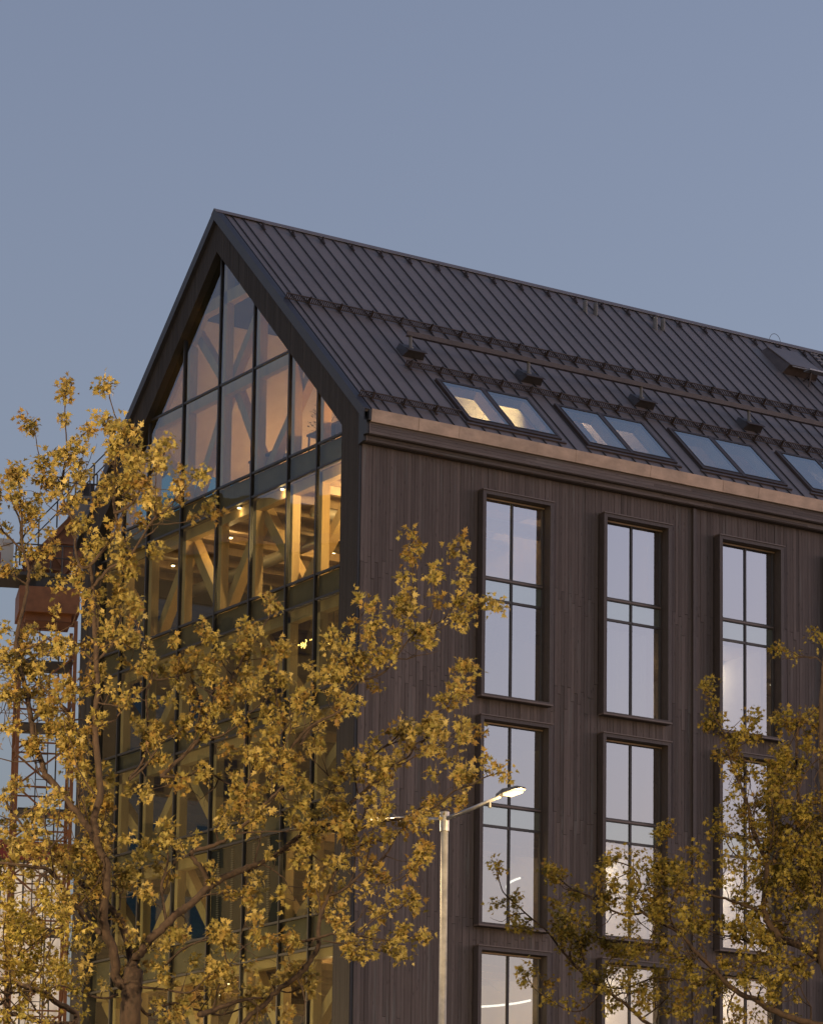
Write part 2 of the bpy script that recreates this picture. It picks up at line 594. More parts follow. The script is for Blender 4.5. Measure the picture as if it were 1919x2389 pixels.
# --- eave: copper sheets, boards
x = 0.085
EAVE = empty('eave', B)
cp = [0.085] + [1.52+1.238*i for i in range(27)]
for a, b in zip(cp, cp[1:]):
    m = MB()
    j = random.uniform(-0.004, 0.004)
    m.poly_x([(-0.515+j, 26.335), (-0.475+j, 26.01), (-0.435+j, 26.01), (-0.435+j, 26.26), (-0.38, 26.27), (-0.39, 26.325)], a+0.003, b-0.003)
    m.poly_x([(-0.5175+j, 26.337), (-0.4775+j, 26.008), (-0.45, 26.008), (-0.45, 26.33)], a-0.004, a+0.004)
    m.build('copper_panel', 'copper', EAVE)
def eboards(zs, y0, y1, name):
    for z0, z1 in zip(zs, zs[1:]):
        xx = 0.10
        while xx < LX:
            ln = random.uniform(3.2, 5.2)
            x2 = min(LX, xx+ln)
            MB().box(xx+0.002, x2-0.002, y0+random.uniform(-0.003, 0.003), y1, z0+0.003, z1-0.002, random.random()).build(name, 'board', EAVE, tint=True)
            xx = x2
eboards([25.72, 25.80, 25.88, 25.955, 26.03], -0.40, -0.37, 'eave_board')
eboards([25.565, 25.635, 25.70], -0.25, -0.22, 'eave_board')
MB().box(0.10, LX, -0.368, 0.0, 25.705, 25.72).box(0.10, LX, -0.218, 0.0, 25.55, 25.564).box(0.10, LX, -0.36, -0.05, 25.722, 26.24).build('soffit', 'casing', EAVE)
MB().box(0.075, 0.098, -0.405, -0.37, 25.715, 26.032).box(0.075, 0.098, -0.258, -0.222, 25.56, 25.702).build('end_cap', 'cap', EAVE)

# ------------------------------------------------------------------ gable frame in black boards
GF = MB()
# steps at the right edge where the eave profile is carried round the corner
def top_at(y): return zroof(y)-0.27
y = 0.0
tt = []
gap = 0.004
while y < DEP-0.01:
    y1 = min(y+0.11, DEP)
    ys = [y+gap/2, y1-gap/2]
    # break at opening edges and apex
    cuts = [c for c in (YE, YC, YL) if ys[0] < c < ys[1]]
    edges = [ys[0]] + cuts + [ys[1]]
    tn = random.gauss(0.5, 0.2)
    ox = random.uniform(-0.003, 0.003)
    for a, b in zip(edges, edges[1:]):
        mid = (a+b)/2
        if YE < mid < YL:
            pts = [(a, zopen(a)), (b, zopen(b)), (b, top_at(b)), (a, top_at(a))]
            GF.poly_x(pts, ox, 0.03, tn)
        else:
            zz = [0] + [j+random.uniform(-0.35, 0.35) for j in (4, 7.4, 10.4, 13.3, 16.3, 19.6, 22.4)]
            for z0, z1 in zip(zz, zz[1:]):
                GF.box(ox, 0.03, a, b, z0+0.003, z1, tn)
            GF.poly_x([(a, zz[-1]+0.003), (b, zz[-1]+0.003), (b, top_at(b)), (a, top_at(a))], ox, 0.03, tn)
    y = y1
gc = GF.build('cladding', 'gable', B, tint=True)
tag(gc, kind='stuff')
# solid frame behind the boards, with reveal
fr = MB()
fr.box(0.031, 0.45, 0.0, YE, 0, zopen(YE))
fr.box(0.031, 0.45, YL, DEP, 0, zopen(YL))
fr.poly_x([(0.0, zopen(YE)), (YE, zopen(YE)), (YC, zopen(YC)), (YC, top_at(YC)), (0, top_at(0))], 0.031, 0.45)
fr.poly_x([(DEP, zopen(YL)), (DEP, top_at(DEP)), (YC, top_at(YC)), (YC, zopen(YC)), (YL, zopen(YL))], 0.031, 0.45)
# corner piece following the eave steps
fr.poly_x([(0, 25.50), (0, zroof(0)-0.28), (-0.24, zroof(-0.25)-0.26), (-0.24, 25.56)], 0.0, 0.074)
fr.poly_x([(-0.241, 25.71), (-0.241, zroof(-0.25)-0.262), (-0.385, 26.03), (-0.385, 25.71)], 0.0, 0.073)
fr.poly_x([(-0.386, 26.035), (-0.495, 26.035), (-0.515, 26.30), (-0.386, zroof(-0.386)-0.10)], 0.0, 0.072)
fr.build('gable_frame', 'dark_metal', B)

# ------------------------------------------------------------------ roof
ROOF = empty('roof', B)
def rp(x, s, h=0.0):
    """point on the right-hand slope: s metres up from the eave edge, h above the sheet"""
    c, sn = 0.7213, 0.6926
    return Vector((x, -0.25+s*c-h*sn, 26.464+s*sn+h*c))
SLEN = 10.952
pw = 0.4875
SKX = [3.27+3.86*k for k in range(8)]
edges = [-0.10, 0.15, 0.40] + [0.75+pw*i for i in range(70)]
edges = [e for e in edges if e < LX+0.3]

def panel(w, cuts, with_seam=True):
    """one standing-seam sheet of width w; cuts = list of (xa, xb, s0, s1) openings"""
    m, sm = MB(), MB()
    xs = sorted({0.0, w} | {c for q in cuts for c in q[:2] if 0 < c < w})
    for xa, xb in zip(xs, xs[1:]):
        xm = (xa+xb)/2
        spans = [(-0.20, SLEN)]
        for ca, cb, s0, s1 in cuts:
            if ca < xm < cb:
                spans = [(-0.20, s0), (s1, SLEN)]
        for s0, s1 in spans:
            n = max(1, int((s1-s0)/1.4))
            for q in range(n):
                a, c = s0+(s1-s0)*q/n, s0+(s1-s0)*(q+1)/n
                da, dc = 0.0012*math.sin(a*1.9), 0.0012*math.sin(c*1.9)
                k = len(m.v)
                xc = (xa+xb)/2
                m.v += [rp(xa, a)[:], rp(xc, a, da)[:], rp(xb, a)[:], rp(xb, c)[:], rp(xc, c, dc)[:], rp(xa, c)[:]]
                m.t += [0.5]*6
                m.f += [(k, k+1, k+4, k+5), (k+1, k+2, k+3, k+4)]
            m.quad_prism([rp(xa, s0, -0.06), rp(xb, s0, -0.06), rp(xb, s1, -0.06), rp(xa, s1, -0.06)],
                         [rp(xa, s0, -0.012), rp(xb, s0, -0.012), rp(xb, s1, -0.012), rp(xa, s1, -0.012)])
    spans = [(-0.20, SLEN)]
    for ca, cb, s0, s1 in cuts:
        if ca-0.02 < 0 < cb+0.02:
            spans = [(-0.20, s0-0.12), (s1+0.10, SLEN)]
    for s0, s1 in spans:
        sm.quad_prism([rp(-0.011, s0, 0), rp(0.011, s0, 0), rp(0.011, s1, 0), rp(-0.011, s1, 0)],
                      [rp(-0.007, s0, 0.034), rp(0.007, s0, 0.034), rp(0.007, s1, 0.034), rp(-0.007, s1, 0.034)])
    return m, sm
proto = None
for i, (a, b) in enumerate(zip(edges, edges[1:])):
    w = b-a
    cuts = [(sx+0.02-a, sx+3.03-a, 0.24, 2.54) for sx in SKX if sx+3.03 > a and sx+0.02 < b+0.02]
    if not cuts and abs(w-pw) < 1e-6 and proto:
        o = copy_tree(proto, ROOF)
        o.location.x = a
        continue
    m, sm = panel(w, cuts)
    o = m.build('roof_panel', 'roof', ROOF)
    o.location.x = a
    if i > 0:
        sm.build('seam', 'seam', o)
    if not cuts and abs(w-pw) < 1e-6:
        proto = o
# left slope and lining
def lp(x, s, h=0.0):
    q = rp(x, s, h)
    return Vector((q.x, 2*YC-q.y, q.z))
m = MB()
m.quad_prism([lp(-0.1, -0.2, -0.06), lp(LX, -0.2, -0.06), lp(LX, 0.45, -0.06), lp(-0.1, 0.45, -0.06)], [lp(-0.1, -0.2), lp(LX, -0.2), lp(LX, 0.45), lp(-0.1, 0.45)])
m.quad_prism([lp(-0.1, 2.9, -0.06), lp(LX, 2.9, -0.06), lp(LX, SLEN, -0.06), lp(-0.1, SLEN, -0.06)], [lp(-0.1, 2.9), lp(LX, 2.9), lp(LX, SLEN), lp(-0.1, SLEN)])
xa = -0.1
for sx in SKX:
    m.quad_prism([lp(xa, 0.45, -0.06), lp(sx-2.2, 0.45, -0.06), lp(sx-2.2, 2.9, -0.06), lp(xa, 2.9, -0.06)], [lp(xa, 0.45), lp(sx-2.2, 0.45), lp(sx-2.2, 2.9), lp(xa, 2.9)])
    xa = sx+0.8
m.quad_prism([lp(xa, 0.45, -0.06), lp(LX, 0.45, -0.06), lp(LX, 2.9, -0.06), lp(xa, 2.9, -0.06)], [lp(xa, 0.45), lp(LX, 0.45), lp(LX, 2.9), lp(xa, 2.9)])
BS = m.build('back_slope', 'roof', ROOF)
for sx in SKX:
    MB().quad_prism([lp(sx-2.2, 0.45, -0.04), lp(sx+0.8, 0.45, -0.04), lp(sx+0.8, 2.9, -0.04), lp(sx-2.2, 2.9, -0.04)], [lp(sx-2.2, 0.45, -0.02), lp(sx+0.8, 0.45, -0.02), lp(sx+0.8, 2.9, -0.02), lp(sx-2.2, 2.9, -0.02)]).build('pane', 'cyanglass', BS)
# ridge cap
m = MB()
m.quad_prism([rp(-0.12, SLEN-0.16, 0.045), rp(LX, SLEN-0.16, 0.045), (LX, YC, RIDGE+0.055), (-0.12, YC, RIDGE+0.055)],
             [rp(-0.12, SLEN-0.16, 0.055), rp(LX, SLEN-0.16, 0.055), (LX, YC, RIDGE+0.068), (-0.12, YC, RIDGE+0.068)])
m.quad_prism([lp(-0.12, SLEN-0.16, 0.045), lp(LX, SLEN-0.16, 0.045), (LX, YC, RIDGE+0.055), (-0.12, YC, RIDGE+0.055)],
             [lp(-0.12, SLEN-0.16, 0.055), lp(LX, SLEN-0.16, 0.055), (LX, YC, RIDGE+0.068), (-0.12, YC, RIDGE+0.068)])
m.build('ridge_cap', 'roof', ROOF)
# rake flashing on both edges of the gable
m = MB()
for f in (rp, lp):
    a0, a1 = f(0, -0.22), f(0, SLEN)
    m.poly_x([(a0.y, a0.z-0.27), (a0.y, a0.z+0.05), (a1.y, a1.z+0.06), (a1.y, a1.z-0.27)], -0.115, -0.075)
    m.poly_x([(a0.y, a0.z-0.275), (a0.y, a0.z-0.255), (a1.y, a1.z-0.255), (a1.y, a1.z-0.275)], -0.075, 0.03)
    m.poly_x([(a0.y, a0.z+0.03), (a0.y, a0.z+0.05), (a1.y, a1.z+0.06), (a1.y, a1.z+0.04)], -0.075, 0.10)
m.build('rake_flashing', 'fascia', ROOF)
# roof lining (closed underside seen from inside), with openings for the skylights
m = MB()
def lin(f, x0, x1, s0, s1):
    m.quad_prism([f(x0, s0, -0.34), f(x1, s0, -0.34), f(x1, s1, -0.34), f(x0, s1, -0.34)], [f(x0, s0, -0.30), f(x1, s0, -0.30), f(x1, s1, -0.30), f(x0, s1, -0.30)])
lin(rp, 0.46, LX-0.3, 2.55, SLEN-0.2)
lin(rp, 0.46, LX-0.3, 0.0, 0.30)
lin(lp, 0.46, LX-0.3, 2.9, SLEN-0.2)
lin(lp, 0.46, LX-0.3, 0.0, 0.45)
xa = xb = 0.46
for sx in SKX:
    lin(rp, xa, sx+0.12, 0.30, 2.55)
    xa = sx+2.92
    lin(lp, xb, sx-2.2, 0.45, 2.9)
    xb = sx+0.8
lin(rp, xa, LX-0.3, 0.30, 2.55)
m.build('roof_lining', 'inroof', ROOF)

# --- skylights, pairs
def make_skylight(x0):
    k = empty('skylight', B, (x0, 0, 0))
    fm = MB()
    def sbox(x1, x2, s1, s2, h0, h1):
        fm.quad_prism([rp(x1, s1, h0), rp(x2, s1, h0), rp(x2, s2, h0), rp(x1, s2, h0)], [rp(x1, s1, h1), rp(x2, s1, h1), rp(x2, s2, h1), rp(x1, s2, h1)])
    sbox(0.05, 0.15, 0.28, 2.52, -0.03, 0.075)
    sbox(1.46, 1.58, 0.28, 2.52, -0.03, 0.08)
    sbox(2.95, 3.03, 0.28, 2.52, -0.03, 0.075)
    sbox(0.15, 1.46, 0.28, 0.42, -0.03, 0.07)
    sbox(1.58, 2.95, 0.28, 0.42, -0.03, 0.07)
    sbox(0.15, 1.46, 2.42, 2.52, -0.03, 0.07)
    sbox(1.58, 2.95, 2.42, 2.52, -0.03, 0.07)
    fm.build('frame', 'guard', k)
    sash = fm = MB()
    for xa, xb in ((0.15, 1.46), (1.58, 2.95)):
        sbox(xa, xa+0.025, 0.42, 2.42, 0.03, 0.085)
        sbox(xb-0.025, xb, 0.42, 2.42, 0.03, 0.085)
        sbox(xa+0.025, xb-0.025, 0.42, 0.45, 0.03, 0.085)
        sbox(xa+0.025, xb-0.025, 2.395, 2.42, 0.03, 0.085)
    fm.build('sash', 'seam', k)
    fm = MB()
    sbox(-0.06, 3.12, 0.13, 0.22, 0.0, 0.05)
    fm.build('flashing', 'beam', k)
    for xa, xb in ((0.175, 1.435), (1.605, 2.925)):
        fm = MB()
        sbox(xa, xb, 0.45, 2.395, 0.06, 0.07)
        fm.build('pane', 'skglass', k)
    fm = MB()      # inner curb, white lining
    sbox(0.10, 0.14, 0.30, 2.55, -0.34, -0.03)
    sbox(2.96, 3.0, 0.30, 2.55, -0.34, -0.03)
    sbox(0.14, 2.96, 0.26, 0.30, -0.34, -0.03)
    sbox(0.14, 2.96, 2.55, 2.59, -0.34, -0.03)
    sbox(1.47, 1.57, 0.30, 2.55, -0.34, -0.03)
    fm.build('curb', 'inroof', k)
    return k
sk0 = make_skylight(SKX[0])
for q in SKX[1:]:
    c = copy_tree(sk0, B)
    c.location.x = q

# --- snow guards
def snow_guard(x0, x1, s, br0, step):
    k = empty('snow_guard', B)
    r = MB()
    for h in (0.05, 0.20):
        r.tube([rp(x0, s-0.002*0, h), rp(x1, s, h)], 0.018, 6)
    r.build('rail', 'guard', k)
    gb = MB()
    xx = x0+0.03
    while xx < x1:
        gb.bar(rp(xx, s, 0.05), rp(xx, s, 0.20), 0.024, 0.02)
        xx += 0.062
    tag(gb.build('grating', 'guard', k), kind='stuff')
    b0 = None
    xx = br0
    while xx < x1:
        if b0 is None:
            bm_ = MB()
            bm_.bar(rp(0, s-0.16, 0.035), rp(0, s+0.12, 0.035), 0.05, 0.035)
            bm_.bar(rp(0, s-0.02, 0.03), rp(0, s-0.02, 0.25), 0.03, 0.045)
            bm_.bar(rp(0, s+0.12, 0.04), rp(0, s, 0.17), 0.028, 0.02)
            b0 = bm_.build('bracket', 'guard', k)
            b0.location.x = xx
        else:
            c = b0.copy()
            COL.objects.link(c)
            c.location.x = xx
        xx += step
snow_guard(0.0, LX, 5.76, 0.75, 2*pw)
snow_guard(2.55, LX, 2.98, 2.70, 2*pw)
snow_guard(0.0, 3.12, 0.46, 0.40, 2*pw)

# --- small vent boxes with a post, and the safety rail they carry
def vent_box(x0):
    k = empty('vent_box', B, (x0, 0, 0))
    bx = MB()
    b = [rp(0.0, 4.08, 0), rp(0.0, 3.66, 0), rp(0.68, 3.66, 0), rp(0.68, 4.08, 0)]
    t = [rp(0.10, 4.20, 0.12), rp(0.10, 3.62, 0.24), rp(0.62, 3.62, 0.24), rp(0.62, 4.20, 0.12)]
    bx.quad_prism(b, t)
    bx.build('box', 'seam', k)
    MB().quad_prism([rp(0.06, 3.57, 0.245), rp(0.66, 3.57, 0.245), rp(0.66, 3.75, 0.222), rp(0.06, 3.75, 0.222)],
                    [rp(0.06, 3.57, 0.265), rp(0.66, 3.57, 0.265), rp(0.66, 3.75, 0.24), rp(0.06, 3.75, 0.24)]).build('lip', 'guard', k)
    p0 = rp(0.34, 3.93, 0.12)
    MB().tube([p0, p0+Vector((0, 0, 0.06))], 0.085, 12).tube([p0+Vector((0, 0, 0.06)), p0+Vector((0, 0, 0.36))], 0.045, 12).build('post', 'crane_grey', k, smooth=False)
    return k
v0 = vent_box(2.80)
for i in range(1, 8):
    c = copy_tree(v0, B)
    c.location.x = 2.80+3.86*i
m = MB()
p0 = rp(0, 3.93, 0.12)+Vector((0, 0, 0.36))
m.box(3.02, LX, p0.y-0.07, p0.y+0.07, p0.z, p0.z+0.022)
m.box(3.02, LX, p0.y-0.012, p0.y+0.012, p0.z+0.022, p0.z+0.15)
m.build('safety_rail', 'beam', B)

# --- ridge safety wire with brackets
k = empty('ridge_wire', B)
MB().tube([rp(1.24+i*0.975, 10.50, 0.15+0.006*(i % 2)) for i in range(34)], 0.009, 6).build('wire', 'galv', k)
b0 = None
for i in range(34):
    if b0 is None:
        b0 = MB().bar(rp(0, 10.30, 0.05), rp(0, 10.55, 0.05), 0.045, 0.04).bar(rp(0, 10.50, 0.05), rp(0, 10.50, 0.16), 0.035, 0.035).bar(rp(0, 10.33, 0.06), rp(0, 10.50, 0.14), 0.025, 0.02).build('bracket', 'guard', k)
        b0.location.x = 1.24
    else:
        c = b0.copy()
        COL.objects.link(c)
        c.location.x = 1.24+0.975*i
# --- ridge vent pipes
for px_ in (12.02, 12.40, 14.62, 14.90):
    p0 = rp(px_, 9.80, 0)
    MB().tube([p0-Vector((0, 0, 0.1)), p0+Vector((0, 0, 0.33)), p0+Vector((0, 0, 0.36))], [0.068, 0.068, 0.06], 14).build('vent_pipe', 'crane_grey', B, smooth=False)
# --- roof hatch, walkway and ladder near the ridge
k = empty('roof_hatch', B)
MB().quad_prism([rp(18.75, 8.55, 0), rp(20.1, 8.55, 0), rp(20.1, 9.95, 0), rp(18.75, 9.95, 0)],
                [rp(18.92, 8.60, 0.34), rp(20.05, 8.60, 0.34), rp(20.05, 9.95, 0.18), rp(18.92, 9.95, 0.18)]).build('box', 'beam', k)
MB().quad_prism([rp(18.88, 8.50, 0.343), rp(20.1, 8.50, 0.343), rp(20.1, 10.0, 0.183), rp(18.88, 10.0, 0.183)],
                [rp(18.88, 8.50, 0.37), rp(20.1, 8.50, 0.37), rp(20.1, 10.0, 0.21), rp(18.88, 10.0, 0.21)]).build('lid', 'roof', k)
MB().tube([rp(18.95, 8.48, 0.33), rp(20.05, 8.48, 0.33)], 0.02, 8).build('rail', 'galv', k)
k = empty('roof_walkway', B)
q0, q1 = rp(19.25, 8.15, 0.42), rp(26.0, 8.15, 0.42)
MB().box(19.25, 26.0, q0.y-0.15, q0.y+0.15, q0.z, q0.z+0.04).build('deck', 'galv', k)
MB().tube([q0+Vector((0, 0.1, 0.10)), q1+Vector((0, 0.1, 0.10))], 0.018, 8).build('rail', 'galv', k)
for i in range(7):
    xx = 19.4+0.975*i
    MB().bar(rp(xx, 8.25, 0.03), rp(xx, 8.1, 0.42), 0.03, 0.03).bar(rp(xx, 7.9, 0.03), rp(xx, 8.1, 0.40), 0.03, 0.03).build('bracket', 'guard', k)
k = empty('roof_ladder', B)
MB().bar(rp(20.95, 9.0, 0.10), rp(20.95, 10.6, 0.10), 0.03, 0.05).bar(rp(21.30, 9.0, 0.10), rp(21.30, 10.6, 0.10), 0.03, 0.05).build('stile', 'guard', k)
for i in range(7):
    MB().tube([rp(20.95, 9.1+0.23*i, 0.11), rp(21.30, 9.1+0.23*i, 0.11)], 0.013, 6).build('rung', 'galv', k)
# loose cable loop on the ridge
MB().tube([(19.9+0.22*math.cos(a)+0.0, YC, RIDGE+0.02+0.26*math.sin(a)) for a in [math.pi*i/14 for i in range(15)]], 0.008, 6).build('cable_loop', 'guard', B)

# ------------------------------------------------------------------ facade windows
def make_window(x0, ztop_):
    k = empty('window', B, (x0, 0, ztop_))
    H = WIN_H
    y0, y1 = -0.25, 0.14
    c = MB()
    c.box(0, 0.105, y0, y1, -H, 0)
    c.box(WW-0.105, WW, y0, y1, -H, 0)
    c.box(0.105, WW-0.105, y0, y1, -0.095, 0)
    c.box(0.105, WW-0.105, y0, y1, -H, -H+0.10)
    c.build('casing', 'casing', k)
    MB().box(-0.012, WW+0.03, y0-0.03, 0.0, 0.002, 0.028).build('cap', 'cap', k)
    MB().box(-0.012, WW+0.012, y0-0.028, -0.03, -H+0.012, -H+0.05).build('sill', 'cap', k)
    # metal window frame
    yg = 0.075
    f = MB()
    a, b, t, o = 0.107, WW-0.107, -0.097, -H+0.102
    f.box(a, a+0.05, yg-0.03, yg+0.05, o, t)
    f.box(b-0.05, b, yg-0.03, yg+0.05, o, t)
    f.box(a+0.05, b-0.05, yg-0.03, yg+0.05, t-0.055, t)
    f.box(a+0.05, b-0.05, yg-0.03, yg+0.05, o, o+0.06)
    f.build('frame', 'alu', k)
    MB().box(a+0.01, b-0.01, yg-0.06, yg-0.032, t-0.05, t-0.012).build('head_bead', 'copper', k)
    xm = WW/2
    z1, z2 = -2.255, -2.82
    MB().box(xm-0.03, xm+0.03, yg-0.035, yg+0.045, o+0.06, t-0.055).build('mullion', 'dark_metal', k)
    for z, w in ((z1, 0.05), (z2, 0.032)):
        MB().box(a+0.05, xm-0.03, yg-0.04, yg+0.045, z-w, z+w).box(xm+0.03, b-0.05, yg-0.04, yg+0.045, z-w, z+w).build('transom', 'alu', k)
    MB().box(a+0.05, b-0.05, yg-0.06, yg-0.041, z1-0.03, z1+0.01).build('drip', 'cap', k)
    for xa, xb in ((a+0.05, xm-0.03), (xm+0.03, b-0.05)):
        for za, zb in ((z1+0.05, t-0.055), (o+0.06, z2-0.032)):
            MB().box(xa, xb, yg, yg+0.012, za, zb).build('pane', 'wglass', k)
        MB().box(xa, xb, yg, yg+0.012, z2+0.032, z1-0.05).build('pane', 'wspglass', k)
        MB().box(xa, xb, yg+0.02, yg+0.04, z2+0.032, z1-0.05).build('spandrel', 'wspandrel', k)
    return k
w0 = make_window(WX, WIN_TOP[0])
for kx in range(8):
    for kz in range(4):
        if kx == 0 and kz == 0: continue
        c = copy_tree(w0, B)
        c.location = (WX+WP*kx, 0, WIN_TOP[kz])

# ------------------------------------------------------------------ gable curtain wall
CW = empty('curtain_wall', B)
MY = [YE, 2.33, 3.83, 5.76, 7.65, 9.68, 11.66, 13.15, YL]
LV = [(0, 9.25, 0), (9.25, 9.9, 1), (9.9, 12.75, 0), (12.75, 13.63, 1), (13.63, 16.03, 0), (16.03, 16.57, 1), (16.57, 18.99, 0), (18.99, 19.49, 1),
      (19.49, 21.92, 0), (21.92, 22.59, 1), (22.59, 25.43, 0), (25.43, 26.10, 1), (26.10, 29.04, 0), (29.04, 33.5, 0)]
GX = 0.20
def clip(poly, f):
    out = []
    for i in range(len(poly)):
        a, b = poly[i], poly[(i+1) % len(poly)]
        fa, fb = f(a), f(b)
        if fa <= 0: out.append(a)
        if (fa < 0 < fb) or (fb < 0 < fa):
            t = fa/(fa-fb)
            out.append((a[0]+(b[0]-a[0])*t, a[1]+(b[1]-a[1])*t))
    return out
VENT = [(3, 4), (4, 4), (5, 4)]
for ci, (a, b) in enumerate(zip(MY, MY[1:])):
    for li, (z0, z1, sp) in enumerate(LV):
        poly = [(a+0.03, z0+0.03), (b-0.03, z0+0.03), (b-0.03, z1-0.03), (a+0.03, z1-0.03)]
        poly = clip(poly, lambda p: p[1]-(zopen(p[0])-0.02))
        if len(poly) < 3 or max(p[1] for p in poly)-min(p[1] for p in poly) < 0.1: continue
        dk = random.uniform(-0.006, 0.006)
        dz = random.uniform(-0.006, 0.006)
        zc = (z0+z1)/2
        yc = (a+b)/2
        m = MB()
        m.quad_prism([(GX+dk*(p[0]-yc)+dz*(p[1]-zc), p[0], p[1]) for p in poly], [(GX+0.012+dk*(p[0]-yc)+dz*(p[1]-zc), p[0], p[1]) for p in poly])
        m.build('spandrel_pane' if sp else 'pane', 'spglass' if sp else 'gglass', CW)
        if sp:
            MB().poly_x(poly, GX+0.09, GX+0.12).build('spandrel', 'spandrel', CW)
        if li == 4 and ci in (2, 3):
            MB().box(GX+0.06, GX+0.10, a+0.05, b-0.05, z0+0.05, z1-0.05).build('vent_back', 'backing', CW)
            for j in range(2):
                yy = a+(b-a)*(0.36+0.4*j)
                vm = MB()
                zz = z0+0.15
                while zz < z1-0.1:
                    vm.box(GX+0.03, GX+0.058, yy-0.06, yy+0.06, zz, zz+0.03)
                    zz += 0.06
                vm.build('vent_strip', 'cap', CW)
for a in MY[1:-1]:
    MB().box(GX-0.05, GX+0.06, a-0.03, a+0.03, 0, zopen(a)-0.01).build('mullion', 'dark_metal', CW)
for z in sorted({z for l in LV for z in l[:2]} - {0, 33.5}):
    lo = YE if z < zopen(YE) else YC-(32.875-z)/0.975
    hi = YL if z < zopen(YL) else YC+(32.875-z)/0.975
    ys = [lo] + [q for q in MY if lo < q < hi] + [hi]
    m = MB()
    for a, b in zip(ys, ys[1:]):
        m.box(GX-0.035, GX+0.05, a+0.03, b-0.03, z-0.03, z+0.03)
    m.build('transom', 'dark_metal', CW)

# ------------------------------------------------------------------ inside: floors, ceilings, timber truss
INN = empty('interior', B)
for z0, z1 in ((9.28, 9.88), (12.85, 13.55), (16.08, 16.52), (19.03, 19.45), (21.98, 22.52), (25.46, 26.05)):
    MB().box(0.34, LX-0.35, 0.35, DEP-0.32, z0+0.02, z1).build('floor_slab', 'floor', INN)
    m = MB().box(0.34, LX-0.35, 0.36, DEP-0.33, z0, z0+0.018)
    for yb in np.arange(1.2, 15, 1.2):
        m.box(0.6, 7.4, yb, yb+0.16, z0-0.22, z0-0.002)
    m.build('ceiling', 'ceiling', INN)
MB().box(7.5, 7.62, 0.9, 12.0, 0, 25.44).box(0.9, 7.5, 15.0-0.05, 15.0-0.045, 0, 0.1).build('core_wall', 'inwall', INN)
MB().box(7.63, LX-0.4, 5.2, 5.3, 0, 25.44).build('office_wall', 'inwall', INN)
m = MB()
for k_ in range(1, 7):
    m.box(9.5+WP*(k_-1), 9.58+WP*(k_-1), 0.36, 5.19, 0, 25.44)
m.build('room_divider', 'inwall', INN)
MB().box(0.6, LX-0.4, 5.75, 9.55, 31.55, 31.60).build('attic_ceiling', 'backing', INN)
MB().poly_x([(1.2, 26.06), (14.1, 26.06), (14.1, 27.2), (10.0, 31.2), (5.3, 31.2), (1.2, 27.2)], 8.4, 8.5).build('attic_wall', 'inwall', INN)

# posts and diagonals just behind the glass
TX0, TX1 = 0.42, 0.66
stories = [(9.9, 12.83), (13.57, 16.06), (16.54, 19.01), (19.47, 21.95), (22.55, 25.44)]
for z0, z1 in stories:
    for a in MY[1:-1]:
        MB().box(TX0, TX1, a+0.10, a+0.36, z0, z1).build('post', 'glulam', INN)
    MB().box(TX0, TX1, YE+0.05, YL-0.05, z1-0.30, z1-0.01).build('edge_beam', 'glulam', INN)
    nodes = [(0.75, 1), (3.80, 0), (5.95, 1), (8.05, 0), (9.95, 1), (12.0, 0), (14.5, 1)]
    for (ya, ta), (yb, tb) in zip(nodes, nodes[1:]):
        MB().bar((TX1+0.14, ya, z1-0.25 if ta else z0+0.12), (TX1+0.14, yb, z1-0.25 if tb else z0+0.12), 0.28, 0.30, up=(0, 1, 0)).build('brace', 'glulam', INN)
for a in MY[1:-1]:
    MB().box(TX0, TX1, a+0.10, a+0.36, 26.06, zopen(a+0.2)+0.1).build('post', 'glulam', INN)
MB().box(TX0, TX1, 5.9, 9.6, 31.50, 31.86).build('collar_beam', 'glulam', INN)
MB().box(TX0+0.02, TX1-0.02, 3.4, 12.0, 28.85, 29.15).build('collar_beam', 'glulam', INN)
for ya, za, yb, zb in ((8.1, 29.2, 5.9, 31.6), (8.1, 29.2, 10.2, 31.5), (5.9, 26.25, 3.35, 28.8), (5.9, 26.25, 7.6, 29.0), (9.9, 26.25, 12.3, 28.6), (9.9, 26.25, 8.1, 29.0)):
    MB().bar((TX1+0.14, ya, za), (TX1+0.14, yb, zb), 0.24, 0.27, up=(0, 1, 0)).build('brace', 'glulam', INN)
for s_, f in ((0, rp), (1, lp)):
    MB().bar(f(TX0+0.1, 0.6, -0.60), f(TX0+0.1, 10.4, -0.60), 0.24, 0.36, up=(0, 0, 1)).build('rafter', 'glulam', INN)
# ducts under the lit ceiling
m = MB()
for yy, zz, r in ((2.2, 24.75, 0.20), (4.2, 24.85, 0.16), (6.8, 24.8, 0.18)):
    m.tube([(1.2, yy, zz), (7.3, yy, zz)], r, 14)
m.tube([(2.6, 1.0, 24.7), (2.6, 14.0, 24.7)], 0.17, 14)
m.build('duct', 'duct', INN, smooth=True)

